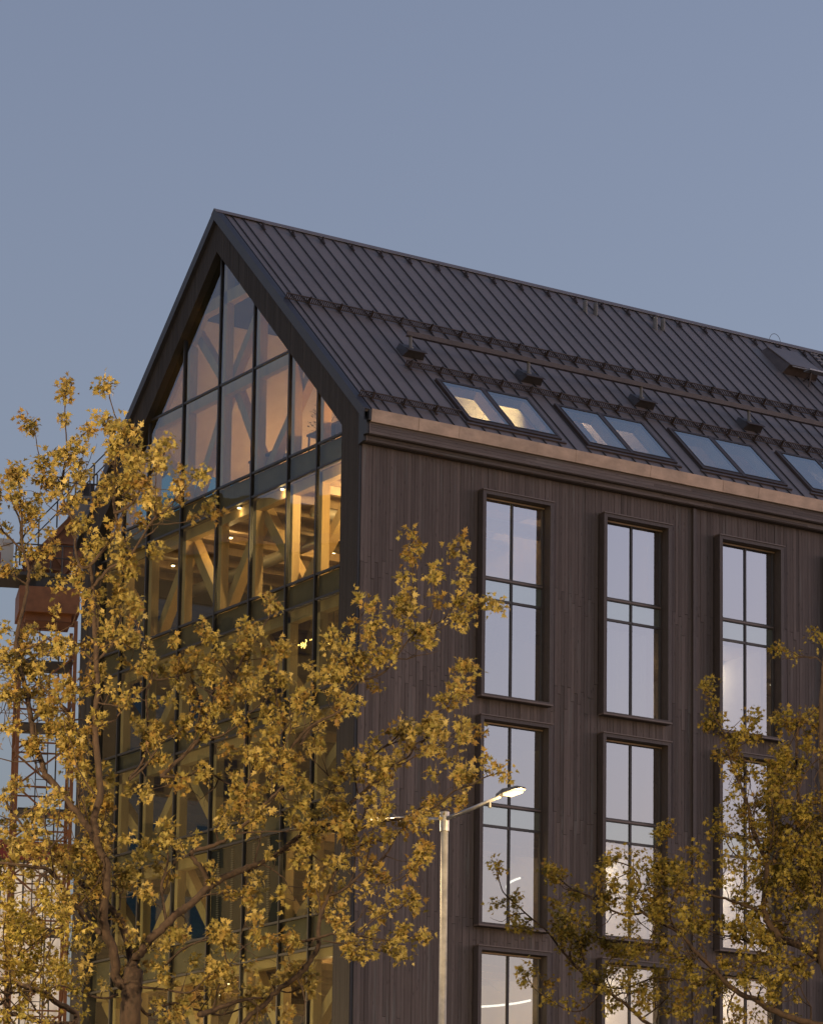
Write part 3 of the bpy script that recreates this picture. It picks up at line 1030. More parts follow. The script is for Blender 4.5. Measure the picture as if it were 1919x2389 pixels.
# ------------------------------------------------------------------ lamps inside
def ceiling_lamp(x, y, z, e, label, col=WARM):
    if 27 < z < 29.65 and x < 6: col = (1.0, 0.47, 0.15)
    if x > 12 and z > 30: col = (1.0, 0.66, 0.48)
    k = empty('ceiling_lamp', None, (x, y, z))
    tag(k, label, 'ceiling lamp', 'round warm ceiling lamps behind the glass')
    MB().tube([(0, 0, 0), (0, 0, -0.05)], 0.08, 14).build('canopy', 'dark_metal', k)
    MB().tube([(0, 0, -0.052), (0, 0, -0.075)], [0.055, 0.045], 12).build('diffuser', 'warm', k)
    if e >= 900:                         # directional spot washing the inner wall
        d = bpy.data.lights.new('lamp_light', 'SPOT')
        d.energy, d.color, d.spot_size, d.spot_blend, d.shadow_soft_size = e, (1.0, 0.72, 0.32), math.radians(120), 0.3, 0.1
        o = bpy.data.objects.new('lamp_light', d)
        COL.objects.link(o)
        o.parent = k
        o.location = (0, 0, -0.15)
        o.rotation_euler = Vector((-1.0, -0.55, 0.25)).to_track_quat('Z', 'Y').to_euler()
    else:
        point((0, 0, -0.22), e, col, 0.12, parent=k)
    return k
LAMPS = [
    (0.31, 0.93, 25.1, 95), (0.31, 0.93, 23.6, 95), (0.36, 4.4, 25.44, 5), (0.36, 6.7, 25.44, 4), (1.9, 2.4, 25.2, 420), (1.3, 8.8, 25.20, 40), (4.5, 8.5, 25.2, 120), (1.5, 12.5, 25.2, 10),  # those close behind the glass are added out of view to light the posts
    (1.5, 2.0, 27.2, 90), (5.4, 10.2, 27.9, 200), (6.2, 6.0, 29.5, 950), (13.6, 8.0, 31.4, 420),
    (1.4, 3.0, 12.60, 30), (1.4, 8.5, 12.60, 24), (1.4, 2.6, 15.80, 22), (1.4, 8.0, 15.80, 12), (4.8, 2.5, 12.6, 45), (4.8, 2.5, 15.8, 36),
    (3.0, 4.0, 18.75, 8), (3.0, 3.0, 21.65, 10), (2.5, 11.0, 12.6, 30),
]
LN = ['tucked behind the corner frame, upper of two', 'tucked behind the corner frame, lower of two', 'over the third bay of the storey below the gable', 'over the fourth bay of the storey below the gable', 'set back among the ducts of the storey below the gable',
      'left of centre in the storey below the gable', 'set back at the middle of the storey below the gable', 'at the far left of the storey below the gable',
      'low on the right under the sloping roof', 'low by the far roof slope behind the upper glass', 'by the inner attic wall behind the first skylights', 'under the ridge behind the second pair of skylights',
      'at the right of the lowest glazed storey', 'at the left of the lowest glazed storey', 'at the right of the second lowest storey', 'beside the dark louvres on the second lowest storey',
      'set back at the right of the lowest glazed storey', 'set back at the right of the second lowest storey', 'on the dark storey two below the pendant shade', 'beside the pendant shade', 'at the far left of the lowest glazed storey']
for (x, y, z, e), ln in zip(LAMPS, LN):
    ceiling_lamp(x, y, z, e, 'round warm ceiling lamp '+ln)

def panel_lamp(x, y, z, e, label):
    k = empty('panel_lamp', None, (x, y, z))
    tag(k, label, 'panel lamp', 'square ceiling panel lamps in the offices')
    MB().box(-0.62, 0.62, -0.62, 0.62, -0.03, 0).build('frame', 'inwall', k)
    MB().box(-0.58, 0.58, -0.58, 0.58, -0.036, -0.031).build('diffuser', 'panel_light', k)
    point((0, 0, -0.35), e*1.9, (1.0, 0.84, 0.62), 0.3, parent=k)
for (x, y, z, e) in ((13.0, 2.6, 21.9, 45), (12.8, 2.6, 15.95, 70), (8.7, 2.6, 15.95, 70), (8.7, 2.6, 12.7, 70), (12.8, 2.6, 12.7, 80), (16.6, 2.6, 15.95, 60), (16.6, 2.6, 12.7, 60), (16.6, 2.6, 21.9, 20)):
    panel_lamp(x, y, z, e, 'square panel lamp glowing on the office ceiling %s' % {(13.0, 21.9): 'behind the third window of the top row', (12.8, 15.95): 'behind the third window of the middle row',
        (8.7, 15.95): 'behind the second window of the middle row', (8.7, 12.7): 'behind the second window of the lowest row', (12.8, 12.7): 'behind the third window of the lowest row',
        (16.6, 15.95): 'past the right edge, middle row', (16.6, 12.7): 'past the right edge, lowest row', (16.6, 21.9): 'past the right edge, top row'}[(x, z)])

def ring_lamp(x, y, z, r, tilt, label):
    k = empty('curved_lamp', None, (x, y, z))
    tag(k, label, 'curved lamp', 'thin glowing curved lamps in the tall windows')
    k.rotation_euler = (tilt, 0, 0)
    n = 40
    MB().tube([(r*math.cos(math.pi*i/n), r*math.sin(math.pi*i/n), 0) for i in range(n+1)], 0.03, 8).build('arc', 'ring', k, smooth=True)
    w = MB()
    for i in range(3):
        a = math.pi*(0.1+0.4*i)
        w.tube([(r*math.cos(a), r*math.sin(a), 0.03), (r*0.2*math.cos(a), r*0.2*math.sin(a), 0.6)], 0.006, 5)
    w.build('wire', 'dark_metal', k)
ring_lamp(5.3, 2.6, 12.0, 2.0, -0.06, 'thin glowing curved lamp in the lowest window by the lamp post')
ring_lamp(9.0, 2.7, 15.3, 2.0, -0.06, 'thin glowing curved lamp in the middle window behind the right tree')
ring_lamp(13.0, 2.7, 12.0, 2.0, -0.04, 'thin glowing curved lamp in the low window at the right edge')

# pendant with glowing shade and a string of small bulbs near the gable corner
k = empty('pendant_lamp', None, (1.15, 2.95, 20.55))
tag(k, 'glowing cream drum lampshade hanging in the gable corner window', 'pendant lamp')
MB().tube([(0, 0, -0.36), (0, 0, -0.05)], [0.36, 0.40], 24, cap=False).tube([(0, 0, -0.05), (0, 0, -0.04)], [0.40, 0.05], 24, cap=False).build('lamp_shade', 'shade', k, smooth=True)
MB().tube([(0, 0, -0.04), (0, 0, 1.3)], 0.01, 6).build('cord', 'dark_metal', k)
k = empty('string_lights', None, (0.9, 3.6, 21.1))
tag(k, 'string of tiny amber bulbs looped behind the gable glass', 'string lights')
pts = []
for i in range(45):
    t = i/44
    pts.append((0.25*math.sin(t*9), 1.5-3.0*t, 0.15-0.42*t+0.14*abs(math.sin(t*math.pi*2.5))))
MB().tube(pts, 0.006, 5).build('wire', 'dark_metal', k)
bb = None
for i, p in enumerate(pts):
    for q in range(2):
        if bb is None:
            bb = MB().tube([(0, 0, 0.02), (0, 0, 0), (0, 0, -0.02)], [0.004, 0.010, 0.004], 6).build('bulb', 'bulb', k)
            bb.location = p
        else:
            c = bb.copy()
            COL.objects.link(c)
            c.location = (p[0]+random.uniform(-.05, .05), p[1]+random.uniform(-.05, .05), p[2]-random.uniform(0.01, .08))

# curtains drawn behind two of the tall windows
def curtain(x0, x1, z0, z1, label):
    n = int((x1-x0)/0.04)
    m = MB()
    k0 = len(m.v)
    for i in range(n+1):
        xx = x0+(x1-x0)*i/n
        yy = 0.42+0.035*math.sin(i*1.15)+0.02*math.sin(i*0.37)
        m.v += [(xx, yy, z0), (xx, yy, z1)]
        m.t += [.5, .5]
    m.f += [(2*i, 2*i+2, 2*i+3, 2*i+1) for i in range(n)]
    o = m.build('curtain', 'curtain', None, smooth=True)
    tag(o, label, 'curtain')
curtain(7.75, 9.75, 19.5, 21.9, 'pale pleated curtain drawn behind the second window of the top row')
curtain(15.5, 17.6, 19.5, 21.9, 'pale pleated curtain drawn behind the window cut by the right edge')

# indoor tree, desks
k = empty('potted_tree', None, (1.5, 3.9, 26.06))
tag(k, 'tall indoor tree with small dark leaves behind the upper gable glass', 'potted tree')
MB().tube([(0, 0, 0), (0, 0, 0.45)], [0.2, 0.26], 16).build('pot', 'pot', k)
t = MB().tube([(0, 0, 0.4), (0.05, 0.05, 1.2), (0, 0.1, 2.2)], [0.03, 0.02, 0.01], 6)
lf = MB()
for i in range(14):
    a = random.uniform(0, 6.28)
    z = random.uniform(0.8, 2.2)
    e = Vector((0.5*math.cos(a), 0.6*math.sin(a), z+random.uniform(0.0, 0.5)))
    t.tube([(0.03, 0.06, z), e[:]], [0.01, 0.004], 5)
    for j in range(22):
        q = Vector((0.03, 0.06, z)).lerp(e, random.uniform(0.35, 1.05)) + Vector([random.gauss(0, .09) for _ in range(3)])
        d = Vector([random.gauss(0, 1) for _ in range(3)]).normalized()*0.045
        s_ = d.orthogonal().normalized()*0.02
        kk = len(lf.v)
        lf.v += [(q-d)[:], (q+s_)[:], (q+d)[:], (q-s_)[:]]
        lf.t += [.5]*4
        lf.f.append((kk, kk+1, kk+2, kk+3))
t.build('trunk', 'desk', k)
tag(lf.build('foliage', 'inleaf', k), kind='stuff')
for (yy, lab) in ((1.9, 'dark desk edge nearest the gable corner behind the upper glass'), (3.2, 'dark desk beside the indoor tree behind the upper glass'), (6.3, 'dark desk behind the middle of the upper gable glass')):
    d = empty('desk', None, (1.1, yy, 26.06))
    tag(d, lab, 'desk', 'desks behind the upper gable glass')
    MB().box(-0.35, 0.35, -0.65, 0.65, 0.70, 0.76).build('desk_top', 'desk', d)
    lm = MB()
    for sx in (-0.3, 0.3):
        for sy in (-0.6, 0.6):
            lm = MB().box(sx-0.02, sx+0.02, sy-0.02, sy+0.02, 0.0, 0.699)
            lm.build('leg', 'desk', d)

# ================================================================== STREET LAMPS
def street_lamp(base, h, ang, label, power, n_heads=2):
    k = empty('street_lamp', None, base)
    tag(k, label, 'street lamp', 'double-headed street lamps along the road')
    MB().tube([(0, 0, 0), (0, 0, 1.2), (0, 0, 1.25), (0, 0, h)], [0.12, 0.12, 0.085, 0.058], 16).build('pole', 'pole', k, smooth=True)
    MB().tube([(0, 0, h-0.22), (0, 0, h+0.10)], 0.078, 14).build('collar', 'galv', k, smooth=False)
    for i, sgn in enumerate((1, -1)):
        dx, dy = math.cos(ang)*sgn, math.sin(ang)*sgn
        L = 1.38
        rise = 0.20
        arm = MB().tube([(0.03*dx, 0.03*dy, h-0.02), (dx*L*0.5, dy*L*0.5, h-0.02+rise*0.45), (dx*L, dy*L, h-0.02+rise)], [0.036, 0.032, 0.030], 10)
        arm.build('arm', 'galv', k, smooth=True)
        # head: flat tapered casting
        tl = (0.20-0.0)/1.25*0.6
        a0 = Vector((dx*L, dy*L, h-0.02+rise))
        d = Vector((dx, dy, tl)).normalized()
        sdv = Vector((-dy, dx, 0))
        upv = sdv.cross(d)*-1
        if upv.z < 0: upv = -upv
        hd = MB()
        secs = [(-0.06, 0.045, 0.05), (0.05, 0.07, 0.075), (0.14, 0.115, 0.085), (0.50, 0.11, 0.055), (0.57, 0.06, 0.03)]
        kk = 0
        for t_, w_, hh in secs:
            c_ = a0+d*t_
            hd.v += [(c_+sdv*w_+upv*0)[:], (c_+sdv*w_*0.7+upv*hh)[:], (c_-sdv*w_*0.7+upv*hh)[:], (c_-sdv*w_)[:]]
            hd.t += [.5]*4
        for q in range(4):
            for j in range(4):
                a_, b_ = q*4+j, q*4+(j+1) % 4
                hd.f.append((a_, b_, b_+4, a_+4))
        hd.f.append((0, 1, 2, 3))
        hd.f.append((16, 17, 18, 19))
        head = hd.build('lamp_head', 'lamphead', k)
        le = MB()
        c0, c1 = a0+d*0.18, a0+d*0.47
        le.quad_prism([c0+sdv*0.09-upv*0.04, c1+sdv*0.085-upv*0.035, c1-sdv*0.085-upv*0.035, c0-sdv*0.09-upv*0.04],
                      [c0+sdv*0.10-upv*0.002, c1+sdv*0.095-upv*0.002, c1-sdv*0.095-upv*0.002, c0-sdv*0.10-upv*0.002])
        le.build('lens', 'led', head)
        MB().tube([a0+d*-0.25-Vector((0, 0, 0.03)), a0+d*-0.25-Vector((0, 0, 0.13))], [0.02, 0.03], 8).build('sensor', 'lamphead', k)
        c_ = a0+d*0.4-upv*0.14
        point(c_, power, (1.0, 0.69, 0.34), 0.10, parent=k)
    return k
P1 = Vector((-13.22, -24.28, 0))
# arms run along the line of the two heads: one towards the camera side, one away
street_lamp(P1, 11.0, math.atan2(-1.8, 0.21), 'pale tapered street lamp with two lit heads before the dark facade', 110)
street_lamp(Vector((-34.5, -37.0, 0)), 11.0, 0.9, 'street lamp with two lit heads left of the yellow trees', 6000)
street_lamp(Vector((-9.0, 9.5, 0)), 8.0, 1.57, 'street lamp with two lit heads at the foot of the glass gable', 1900)
street_lamp(Vector((-24.0, 36.0, 0)), 10.0, 0.5, 'street lamp with two lit heads by the ochre block across the street', 5000)  # added out of view to brighten the block mirrored in the gable glass
street_lamp(Vector((-17.0, -47.5, 0)), 11.0, 0.6, 'street lamp with two lit heads in front of the right tree', 4200)

# ================================================================== TREES
MAIN_LIMBS=[
[(-22.59,-31.39,5.13,0.1493),(-22.6,-31.3,5.69,0.143),(-22.73,-31.4,6.29,0.1352),(-22.7,-31.37,6.68,0.1308),(-22.64,-31.3,7.02,0.1273)],
[(-22.64,-31.3,7.02,0.0775),(-22.59,-31.03,7.35,0.0701),(-22.62,-30.85,7.72,0.0608),(-22.73,-30.66,7.93,0.0541),(-22.73,-30.51,8.15,0.0488),(-22.6,-30.26,8.51,0.0409),(-22.4,-30.06,8.85,0.0329),(-22.26,-30,9.02,0.0286)],
[(-22.71,-31.37,6.72,0.0829),(-22.85,-31.25,6.88,0.0808),(-22.95,-31.29,7.25,0.077),(-23.09,-31.29,7.53,0.074),(-23.12,-31.36,7.91,0.0703),(-23.14,-31.43,8.29,0.0666),(-23.27,-31.42,8.56,0.0637),(-23.34,-31.43,8.94,0.0601),(-23.3,-31.48,9.25,0.0572),(-23.38,-31.46,10.07,0.0497),(-23.38,-31.48,10.67,0.0443),(-23.42,-31.49,11.09,0.0404),(-23.47,-31.52,11.51,0.0365),(-23.53,-31.56,11.92,0.0326),(-23.59,-31.6,12.19,0.0299)],
[(-23.59,-31.6,12.19,0.0272),(-23.44,-32,12.59,0.0225),(-23.53,-32.08,12.92,0.0195),(-23.52,-32.13,13.18,0.0173),(-23.57,-32.17,13.43,0.0152),(-23.58,-32.32,13.81,0.0117),(-23.71,-32.39,14.01,0.0096),(-23.83,-32.48,14.18,0.0078),(-23.91,-32.56,14.32,0.0064)],
[(-23.59,-31.6,12.19,0.0245),(-23.7,-31.56,12.16,0.0236),(-23.73,-31.44,12.4,0.0221),(-23.66,-31.24,12.81,0.0197),(-23.69,-31,13.15,0.0175),(-23.67,-30.85,13.43,0.0158),(-23.58,-30.75,13.78,0.0137),(-23.53,-30.69,14.05,0.012),(-23.53,-30.61,14.44,0.0094),(-23.47,-30.49,14.88,0.0067)],
[(-23.67,-30.85,13.43,0.0122),(-23.74,-30.75,13.61,0.0108),(-23.81,-30.59,13.78,0.0094),(-23.88,-30.57,13.89,0.0084),(-23.95,-30.59,14.15,0.0064),(-23.95,-30.52,14.29,0.0055)],
[(-23.74,-30.98,13.23,0.011),(-23.84,-30.9,13.29,0.0091),(-24.02,-31.02,13.31,0.0071),(-24.02,-30.94,13.44,0.0055)],
[(-23.53,-30.69,14.03,0.0111),(-23.42,-30.72,14.11,0.0092),(-23.37,-30.8,14.16,0.0076),(-23.2,-30.67,14.32,0.0056)],
[(-23.52,-32.13,13.18,0.0118),(-23.46,-32.1,13.3,0.0107),(-23.38,-32.18,13.36,0.0094),(-23.15,-32.11,13.53,0.0075),(-22.92,-32.09,13.61,0.0054)],
[(-23.52,-32.09,12.8,0.027),(-23.47,-32.22,12.81,0.0252),(-23.44,-32.46,12.88,0.0221),(-23.42,-32.6,13.01,0.0193),(-23.36,-32.7,13.15,0.0165),(-23.31,-32.84,13.32,0.013),(-23.31,-33.06,13.43,0.0099),(-23.36,-33.21,13.52,0.0079)],
[(-23.42,-32.6,13.01,0.0139),(-23.58,-32.62,13.22,0.0115),(-23.63,-32.54,13.45,0.0095),(-23.65,-32.56,13.52,0.0089),(-23.61,-32.7,13.57,0.0077),(-23.6,-32.83,13.68,0.0064)],
[(-23.39,-32.68,13.13,0.0107),(-23.46,-32.52,13.36,0.0074),(-23.55,-32.52,13.47,0.0053)],
[(-23.53,-31.56,11.92,0.0273),(-23.44,-31.86,12.13,0.024),(-23.31,-32.14,12.23,0.0212),(-23.32,-32.76,12.58,0.0157),(-23.28,-33,12.65,0.0139),(-23.25,-33.17,12.73,0.0124),(-23.2,-33.4,12.91,0.0099),(-23.13,-33.57,13.04,0.0079)],
[(-23.34,-32.05,12.46,0.013),(-23,-32.11,12.71,0.0107),(-22.81,-32.28,12.72,0.0091),(-22.54,-32.36,12.79,0.0075),(-22.38,-32.36,12.87,0.0066),(-22.26,-32.31,13.07,0.0054)],
[(-23.31,-31.4,8.62,0.0548),(-23.31,-31.26,8.78,0.0539),(-23.4,-31.15,8.96,0.0524),(-23.62,-30.95,9.33,0.0492),(-23.78,-30.82,9.57,0.047),(-23.79,-30.81,9.61,0.0467),(-23.86,-30.7,9.97,0.0442),(-23.88,-30.6,10.27,0.0421),(-23.9,-30.42,10.73,0.0391),(-23.91,-30.24,11.13,0.0366),(-23.89,-30.11,11.45,0.0346),(-23.71,-29.97,12.07,0.0307),(-23.64,-29.91,12.45,0.0282)],
[(-23.64,-29.91,12.45,0.0254),(-23.7,-29.86,12.71,0.022),(-23.74,-29.82,12.95,0.0189),(-23.71,-29.73,13.16,0.0165),(-23.73,-29.56,13.42,0.0135),(-23.75,-29.48,13.6,0.0114),(-23.75,-29.49,13.91,0.0074)],
[(-23.72,-29.82,12.89,0.0169),(-23.78,-29.93,13.11,0.014),(-23.8,-29.87,13.49,0.0098),(-23.91,-30.04,13.7,0.0067)],
[(-23.7,-29.86,12.71,0.0197),(-23.86,-29.83,12.86,0.0167),(-24.08,-29.88,12.98,0.0137),(-24.28,-29.96,13.07,0.0112)],
[(-23.79,-29.93,13.09,0.009),(-23.69,-29.95,13.19,0.0065),(-23.67,-29.95,13.3,0.0045)],
[(-23.88,-30.6,10.27,0.0277),(-23.75,-30.66,10.38,0.0248),(-23.65,-30.9,10.51,0.0208),(-23.54,-31.17,10.61,0.0167),(-23.38,-31.28,10.7,0.0132),(-23.3,-31.31,10.83,0.011)],
[(-23.91,-30.24,11.13,0.0195),(-23.98,-30.16,11.15,0.0174),(-24.12,-30.11,11.13,0.0142),(-24.17,-29.89,11.23,0.0112)],
[(-23.87,-30.61,10.26,0.0222),(-23.61,-30.64,10.59,0.0178),(-23.65,-30.51,10.72,0.0164),(-23.69,-30.28,10.93,0.014),(-23.81,-30.16,11.14,0.0112)],
[(-23.62,-30.92,10.44,0.0331),(-23.49,-30.98,10.28,0.0298),(-23.31,-30.82,10.1,0.0262),(-23.3,-30.88,9.83,0.0222)],
[(-23.45,-31.47,10.98,0.0175),(-23.59,-31.46,11.07,0.0146),(-23.72,-31.4,11.18,0.0116),(-23.97,-31.5,11.22,0.0081)],
[(-23.39,-31.5,10.99,0.0219),(-23.26,-31.5,11.13,0.0197),(-23.08,-31.41,11.32,0.0172),(-23.02,-31.41,11.64,0.0132),(-22.98,-31.27,12.06,0.0083)],
[(-23.12,-31.27,7.45,0.0496),(-23.29,-31.27,7.57,0.0465),(-23.48,-31.29,7.75,0.0428),(-23.74,-31.4,7.96,0.0382),(-24.03,-31.55,8.15,0.0337),(-24.33,-31.6,8.17,0.0299),(-24.73,-31.58,8.17,0.0243),(-24.92,-31.55,8.19,0.0215)],
[(-23.15,-31.35,7.87,0.0385),(-23.24,-30.96,8.1,0.0351),(-23.34,-30.77,8.29,0.0323),(-23.45,-30.59,8.48,0.0295),(-23.63,-30.24,8.65,0.0256),(-23.6,-30.04,8.87,0.0233),(-23.64,-29.67,9.18,0.0197),(-23.67,-29.44,9.41,0.0171)],
[(-23.32,-30.78,8.25,0.0144),(-23.16,-30.85,8.16,0.0128),(-23.02,-30.91,8.19,0.0116),(-22.89,-30.88,8.26,0.0107),(-22.58,-30.9,8.33,0.0084)],
[(-24.03,-31.55,8.15,0.0271),(-24.21,-31.63,7.98,0.0244),(-24.29,-31.73,7.66,0.0201),(-24.44,-31.72,7.35,0.0153),(-24.72,-31.89,7.04,0.0107)],
[(-22.63,-31.31,7.14,0.072),(-22.49,-31.4,7.38,0.0687),(-22.3,-31.44,7.58,0.0658),(-22.1,-31.47,7.79,0.0628),(-21.92,-31.5,7.92,0.0606),(-21.69,-31.52,8.16,0.0574),(-21.49,-31.55,8.29,0.055),(-21.19,-31.6,8.44,0.0516),(-21.02,-31.63,8.51,0.0498),(-21.14,-31.5,8.43,0.0477),(-20.85,-31.58,8.59,0.0442),(-20.57,-31.67,8.81,0.0404),(-20.38,-31.74,9,0.0375),(-20.29,-31.78,9.05,0.0363),(-20.03,-31.91,9.13,0.0329),(-19.9,-31.97,9.3,0.0306),(-19.76,-32.03,9.47,0.0282),(-19.59,-32.1,9.64,0.0256),(-19.38,-32.17,9.81,0.0226)],
[(-20.31,-31.77,9.02,0.0366),(-20.07,-32.18,9,0.0323),(-19.92,-32.34,9,0.03),(-19.79,-32.5,9.08,0.0279),(-19.61,-32.73,9.11,0.025),(-19.47,-32.98,9.12,0.0223),(-19.36,-33.24,9.2,0.0197),(-19.29,-33.48,9.31,0.0172),(-19.24,-33.65,9.41,0.0154),(-19.14,-33.89,9.46,0.013),(-19.1,-33.96,9.5,0.0122),(-19.02,-34.1,9.56,0.0106),(-18.91,-34.25,9.59,0.0087)],
[(-21.71,-31.51,8.16,0.0446),(-21.75,-31.55,8.33,0.0423),(-21.9,-31.51,8.5,0.0393),(-21.93,-31.52,8.61,0.0378),(-21.75,-31.75,8.68,0.034),(-21.63,-32,8.79,0.0305),(-21.47,-32.38,9.03,0.0249),(-21.43,-32.46,9.14,0.023),(-21.29,-32.61,9.33,0.0195),(-21.16,-32.72,9.5,0.0164)],
[(-22.41,-31.49,9.56,0.0359),(-22.2,-31.41,9.75,0.0339),(-21.93,-31.44,10.02,0.0306),(-21.8,-31.48,10.18,0.0286),(-21.72,-31.48,10.39,0.0266),(-21.65,-31.47,10.57,0.025),(-21.48,-31.44,10.77,0.0229),(-21.29,-31.34,11.08,0.0202),(-21.18,-31.29,11.22,0.0189),(-21.04,-31.24,11.43,0.0169)],
[(-21.85,-31.45,10.12,0.0223),(-21.67,-31.65,10.15,0.0191),(-21.58,-31.87,10.23,0.0164),(-21.41,-31.98,10.35,0.0137),(-21.24,-32.06,10.4,0.0113),(-21.1,-32.22,10.35,0.0088)],
[(-21.04,-31.24,11.43,0.0169),(-20.97,-31.31,11.61,0.0144),(-20.72,-31.23,11.93,0.0106),(-20.64,-31.2,12.09,0.0088),(-20.68,-31.23,12.24,0.0068)],
[(-21.29,-31.34,11.08,0.014),(-21.34,-31.17,11.26,0.0101),(-21.43,-31.24,11.4,0.0067)],
[(-21.68,-32.25,9.19,0.0247),(-21.57,-32.29,9.39,0.023),(-21.43,-32.19,9.68,0.021),(-21.27,-32.14,9.88,0.0195),(-21.06,-32.11,10.11,0.0176),(-20.92,-32.11,10.33,0.0158),(-20.99,-32.02,10.6,0.0138),(-20.97,-31.96,11.01,0.0108),(-20.86,-31.88,11.36,0.0084)],
[(-21.3,-32.12,9.82,0.0332),(-21.12,-32.28,9.78,0.0305),(-20.98,-32.41,9.99,0.0272),(-20.91,-32.66,10.18,0.0239),(-20.83,-32.86,10.27,0.0215),(-20.69,-33.04,10.36,0.0189),(-20.53,-33.14,10.48,0.0164)],
[(-22.78,-31.29,9.52,0.0249),(-22.53,-31.2,9.8,0.0229),(-22.42,-31.1,10.21,0.0204),(-22.41,-31.03,10.58,0.018),(-22.4,-31,10.79,0.0166),(-22.33,-30.99,10.94,0.0156),(-22.27,-30.85,11.34,0.0132),(-22.34,-30.67,11.55,0.0117),(-22.32,-30.49,11.87,0.0098),(-22.33,-30.37,12.08,0.0085)],
[(-22.78,-31.29,9.5,0.0221),(-22.54,-31.31,9.73,0.0192),(-22.36,-31.41,10.05,0.0155),(-22.14,-31.41,10.19,0.0133),(-21.91,-31.35,10.43,0.0108),(-21.76,-31.38,10.57,0.0089)],
[(-22.33,-30.99,10.94,0.0134),(-22.21,-31.17,10.95,0.0118),(-22.1,-31.29,10.98,0.0105),(-21.87,-31.32,11.08,0.0086),(-21.72,-31.54,11.11,0.0067)],
[(-22.1,-31.29,10.92,0.0123),(-22.01,-31.2,11.33,0.0094),(-21.79,-31.16,11.43,0.008),(-21.69,-31.21,11.53,0.0068),(-21.69,-31.26,11.69,0.0056)],
[(-22.41,-31.49,9.56,0.0221),(-22.1,-31.57,9.58,0.019),(-21.83,-31.55,9.71,0.0165),(-21.64,-31.7,9.57,0.0138),(-21.43,-31.81,9.46,0.0111)],
[(-19.63,-32.07,9.89,0.0226),(-19.55,-32.04,10.06,0.0197),(-19.38,-32.07,10.2,0.0157),(-19.26,-32.23,10.34,0.0113),(-19.15,-32.19,10.49,0.0085)],
[(-19.6,-32.09,9.64,0.0226),(-19.45,-32.19,9.81,0.0199),(-19.36,-32.39,9.95,0.0172),(-19.29,-32.61,10.02,0.0149),(-19.26,-32.73,10.17,0.0128),(-19.17,-32.82,10.24,0.0112),(-19.04,-32.88,10.47,0.0084)],
[(-20.89,-32.47,10.01,0.0248),(-20.71,-32.42,10.26,0.0234),(-20.54,-32.49,10.35,0.0223),(-20.39,-32.56,10.43,0.0213),(-20.3,-32.6,10.72,0.0196),(-20.19,-32.66,10.91,0.0184),(-20.11,-32.7,10.95,0.0178),(-20.01,-32.75,10.96,0.0172),(-19.83,-32.82,11.06,0.016),(-19.7,-32.85,11.22,0.0149),(-19.55,-32.85,11.44,0.0136),(-19.39,-32.86,11.63,0.0124),(-19.21,-32.89,11.74,0.0114),(-18.98,-32.93,11.87,0.01),(-18.83,-32.95,12.08,0.0087),(-18.7,-33,12.16,0.0079)],
[(-19.39,-32.86,11.63,0.01),(-19.22,-33.12,11.65,0.0082),(-18.96,-33.16,11.8,0.0066),(-18.86,-33.31,11.76,0.0056)],
[(-19.39,-32.86,11.63,0.0111),(-19.44,-32.88,11.74,0.0098),(-19.37,-32.72,11.97,0.0079),(-19.44,-32.73,12.18,0.0056)],
[(-20.13,-32.69,10.99,0.0133),(-20.26,-32.74,11.12,0.012),(-20.28,-32.69,11.3,0.0109),(-20.2,-32.73,11.56,0.0091),(-20.24,-32.89,11.76,0.0074),(-20.18,-33.05,11.88,0.006)],
[(-20.13,-32.69,10.99,0.0111),(-20.21,-32.48,11.18,0.0089),(-20.43,-32.45,11.32,0.0065),(-20.41,-32.39,11.44,0.0056)],
[(-19.94,-32.8,11.01,0.01),(-19.85,-32.85,11.29,0.008),(-19.97,-32.97,11.47,0.0065),(-19.99,-32.86,11.71,0.005)],
[(-19.25,-33.65,9.41,0.011),(-19.14,-33.54,9.89,0.0094),(-19.11,-33.58,10.16,0.0084),(-19.08,-33.55,10.48,0.0073),(-18.88,-33.31,11.21,0.005)],
[(-19.22,-32.76,10.17,0.0123),(-19.07,-32.81,10.33,0.0109),(-19.02,-32.85,10.57,0.0091),(-18.81,-32.8,10.77,0.0076),(-18.68,-32.78,11.05,0.0056)],
[(-20.75,-32.43,7.07,0.0442),(-20.68,-32.45,7.15,0.0425),(-20.6,-32.53,7.36,0.0386),(-20.59,-32.51,7.56,0.0356),(-20.52,-32.47,7.82,0.0316),(-20.39,-32.43,8.06,0.0279),(-20.3,-32.38,8.31,0.0242),(-20.19,-32.39,8.59,0.0196),(-20.17,-32.42,8.75,0.017),(-20.17,-32.44,8.94,0.0139)],
[(-20.39,-32.43,8.06,0.0278),(-20.21,-32.54,8.16,0.025),(-19.91,-32.49,8.41,0.0213),(-19.67,-32.48,8.55,0.0186),(-19.54,-32.52,8.72,0.0161),(-19.45,-32.59,8.94,0.0132),(-19.34,-32.64,9.06,0.0112)],
[(-19.88,-32.51,8.45,0.0145),(-19.85,-32.54,8.73,0.0118),(-19.88,-32.71,9,0.0088),(-19.84,-32.83,9.18,0.0067)],
[(-19.96,-32.91,8.06,0.0133),(-19.78,-32.88,8.21,0.0117),(-19.62,-32.99,8.3,0.01),(-19.52,-33.11,8.43,0.0084),(-19.34,-33.05,8.63,0.0067)],
[(-20.38,-32.28,8.53,0.0145),(-20.4,-32.16,8.58,0.0134),(-20.53,-32.18,8.66,0.0115),(-20.55,-32.14,8.83,0.0094),(-20.5,-32.02,8.97,0.0078)],
[(-20.99,-32.29,7.29,0.0276),(-20.82,-32.38,7.4,0.0254),(-20.63,-32.7,7.47,0.0218),(-20.55,-32.82,7.5,0.0203),(-20.35,-33.04,7.47,0.0173),(-20.04,-33.23,7.42,0.0135),(-19.86,-33.35,7.43,0.0113),(-19.66,-33.57,7.48,0.0082)],
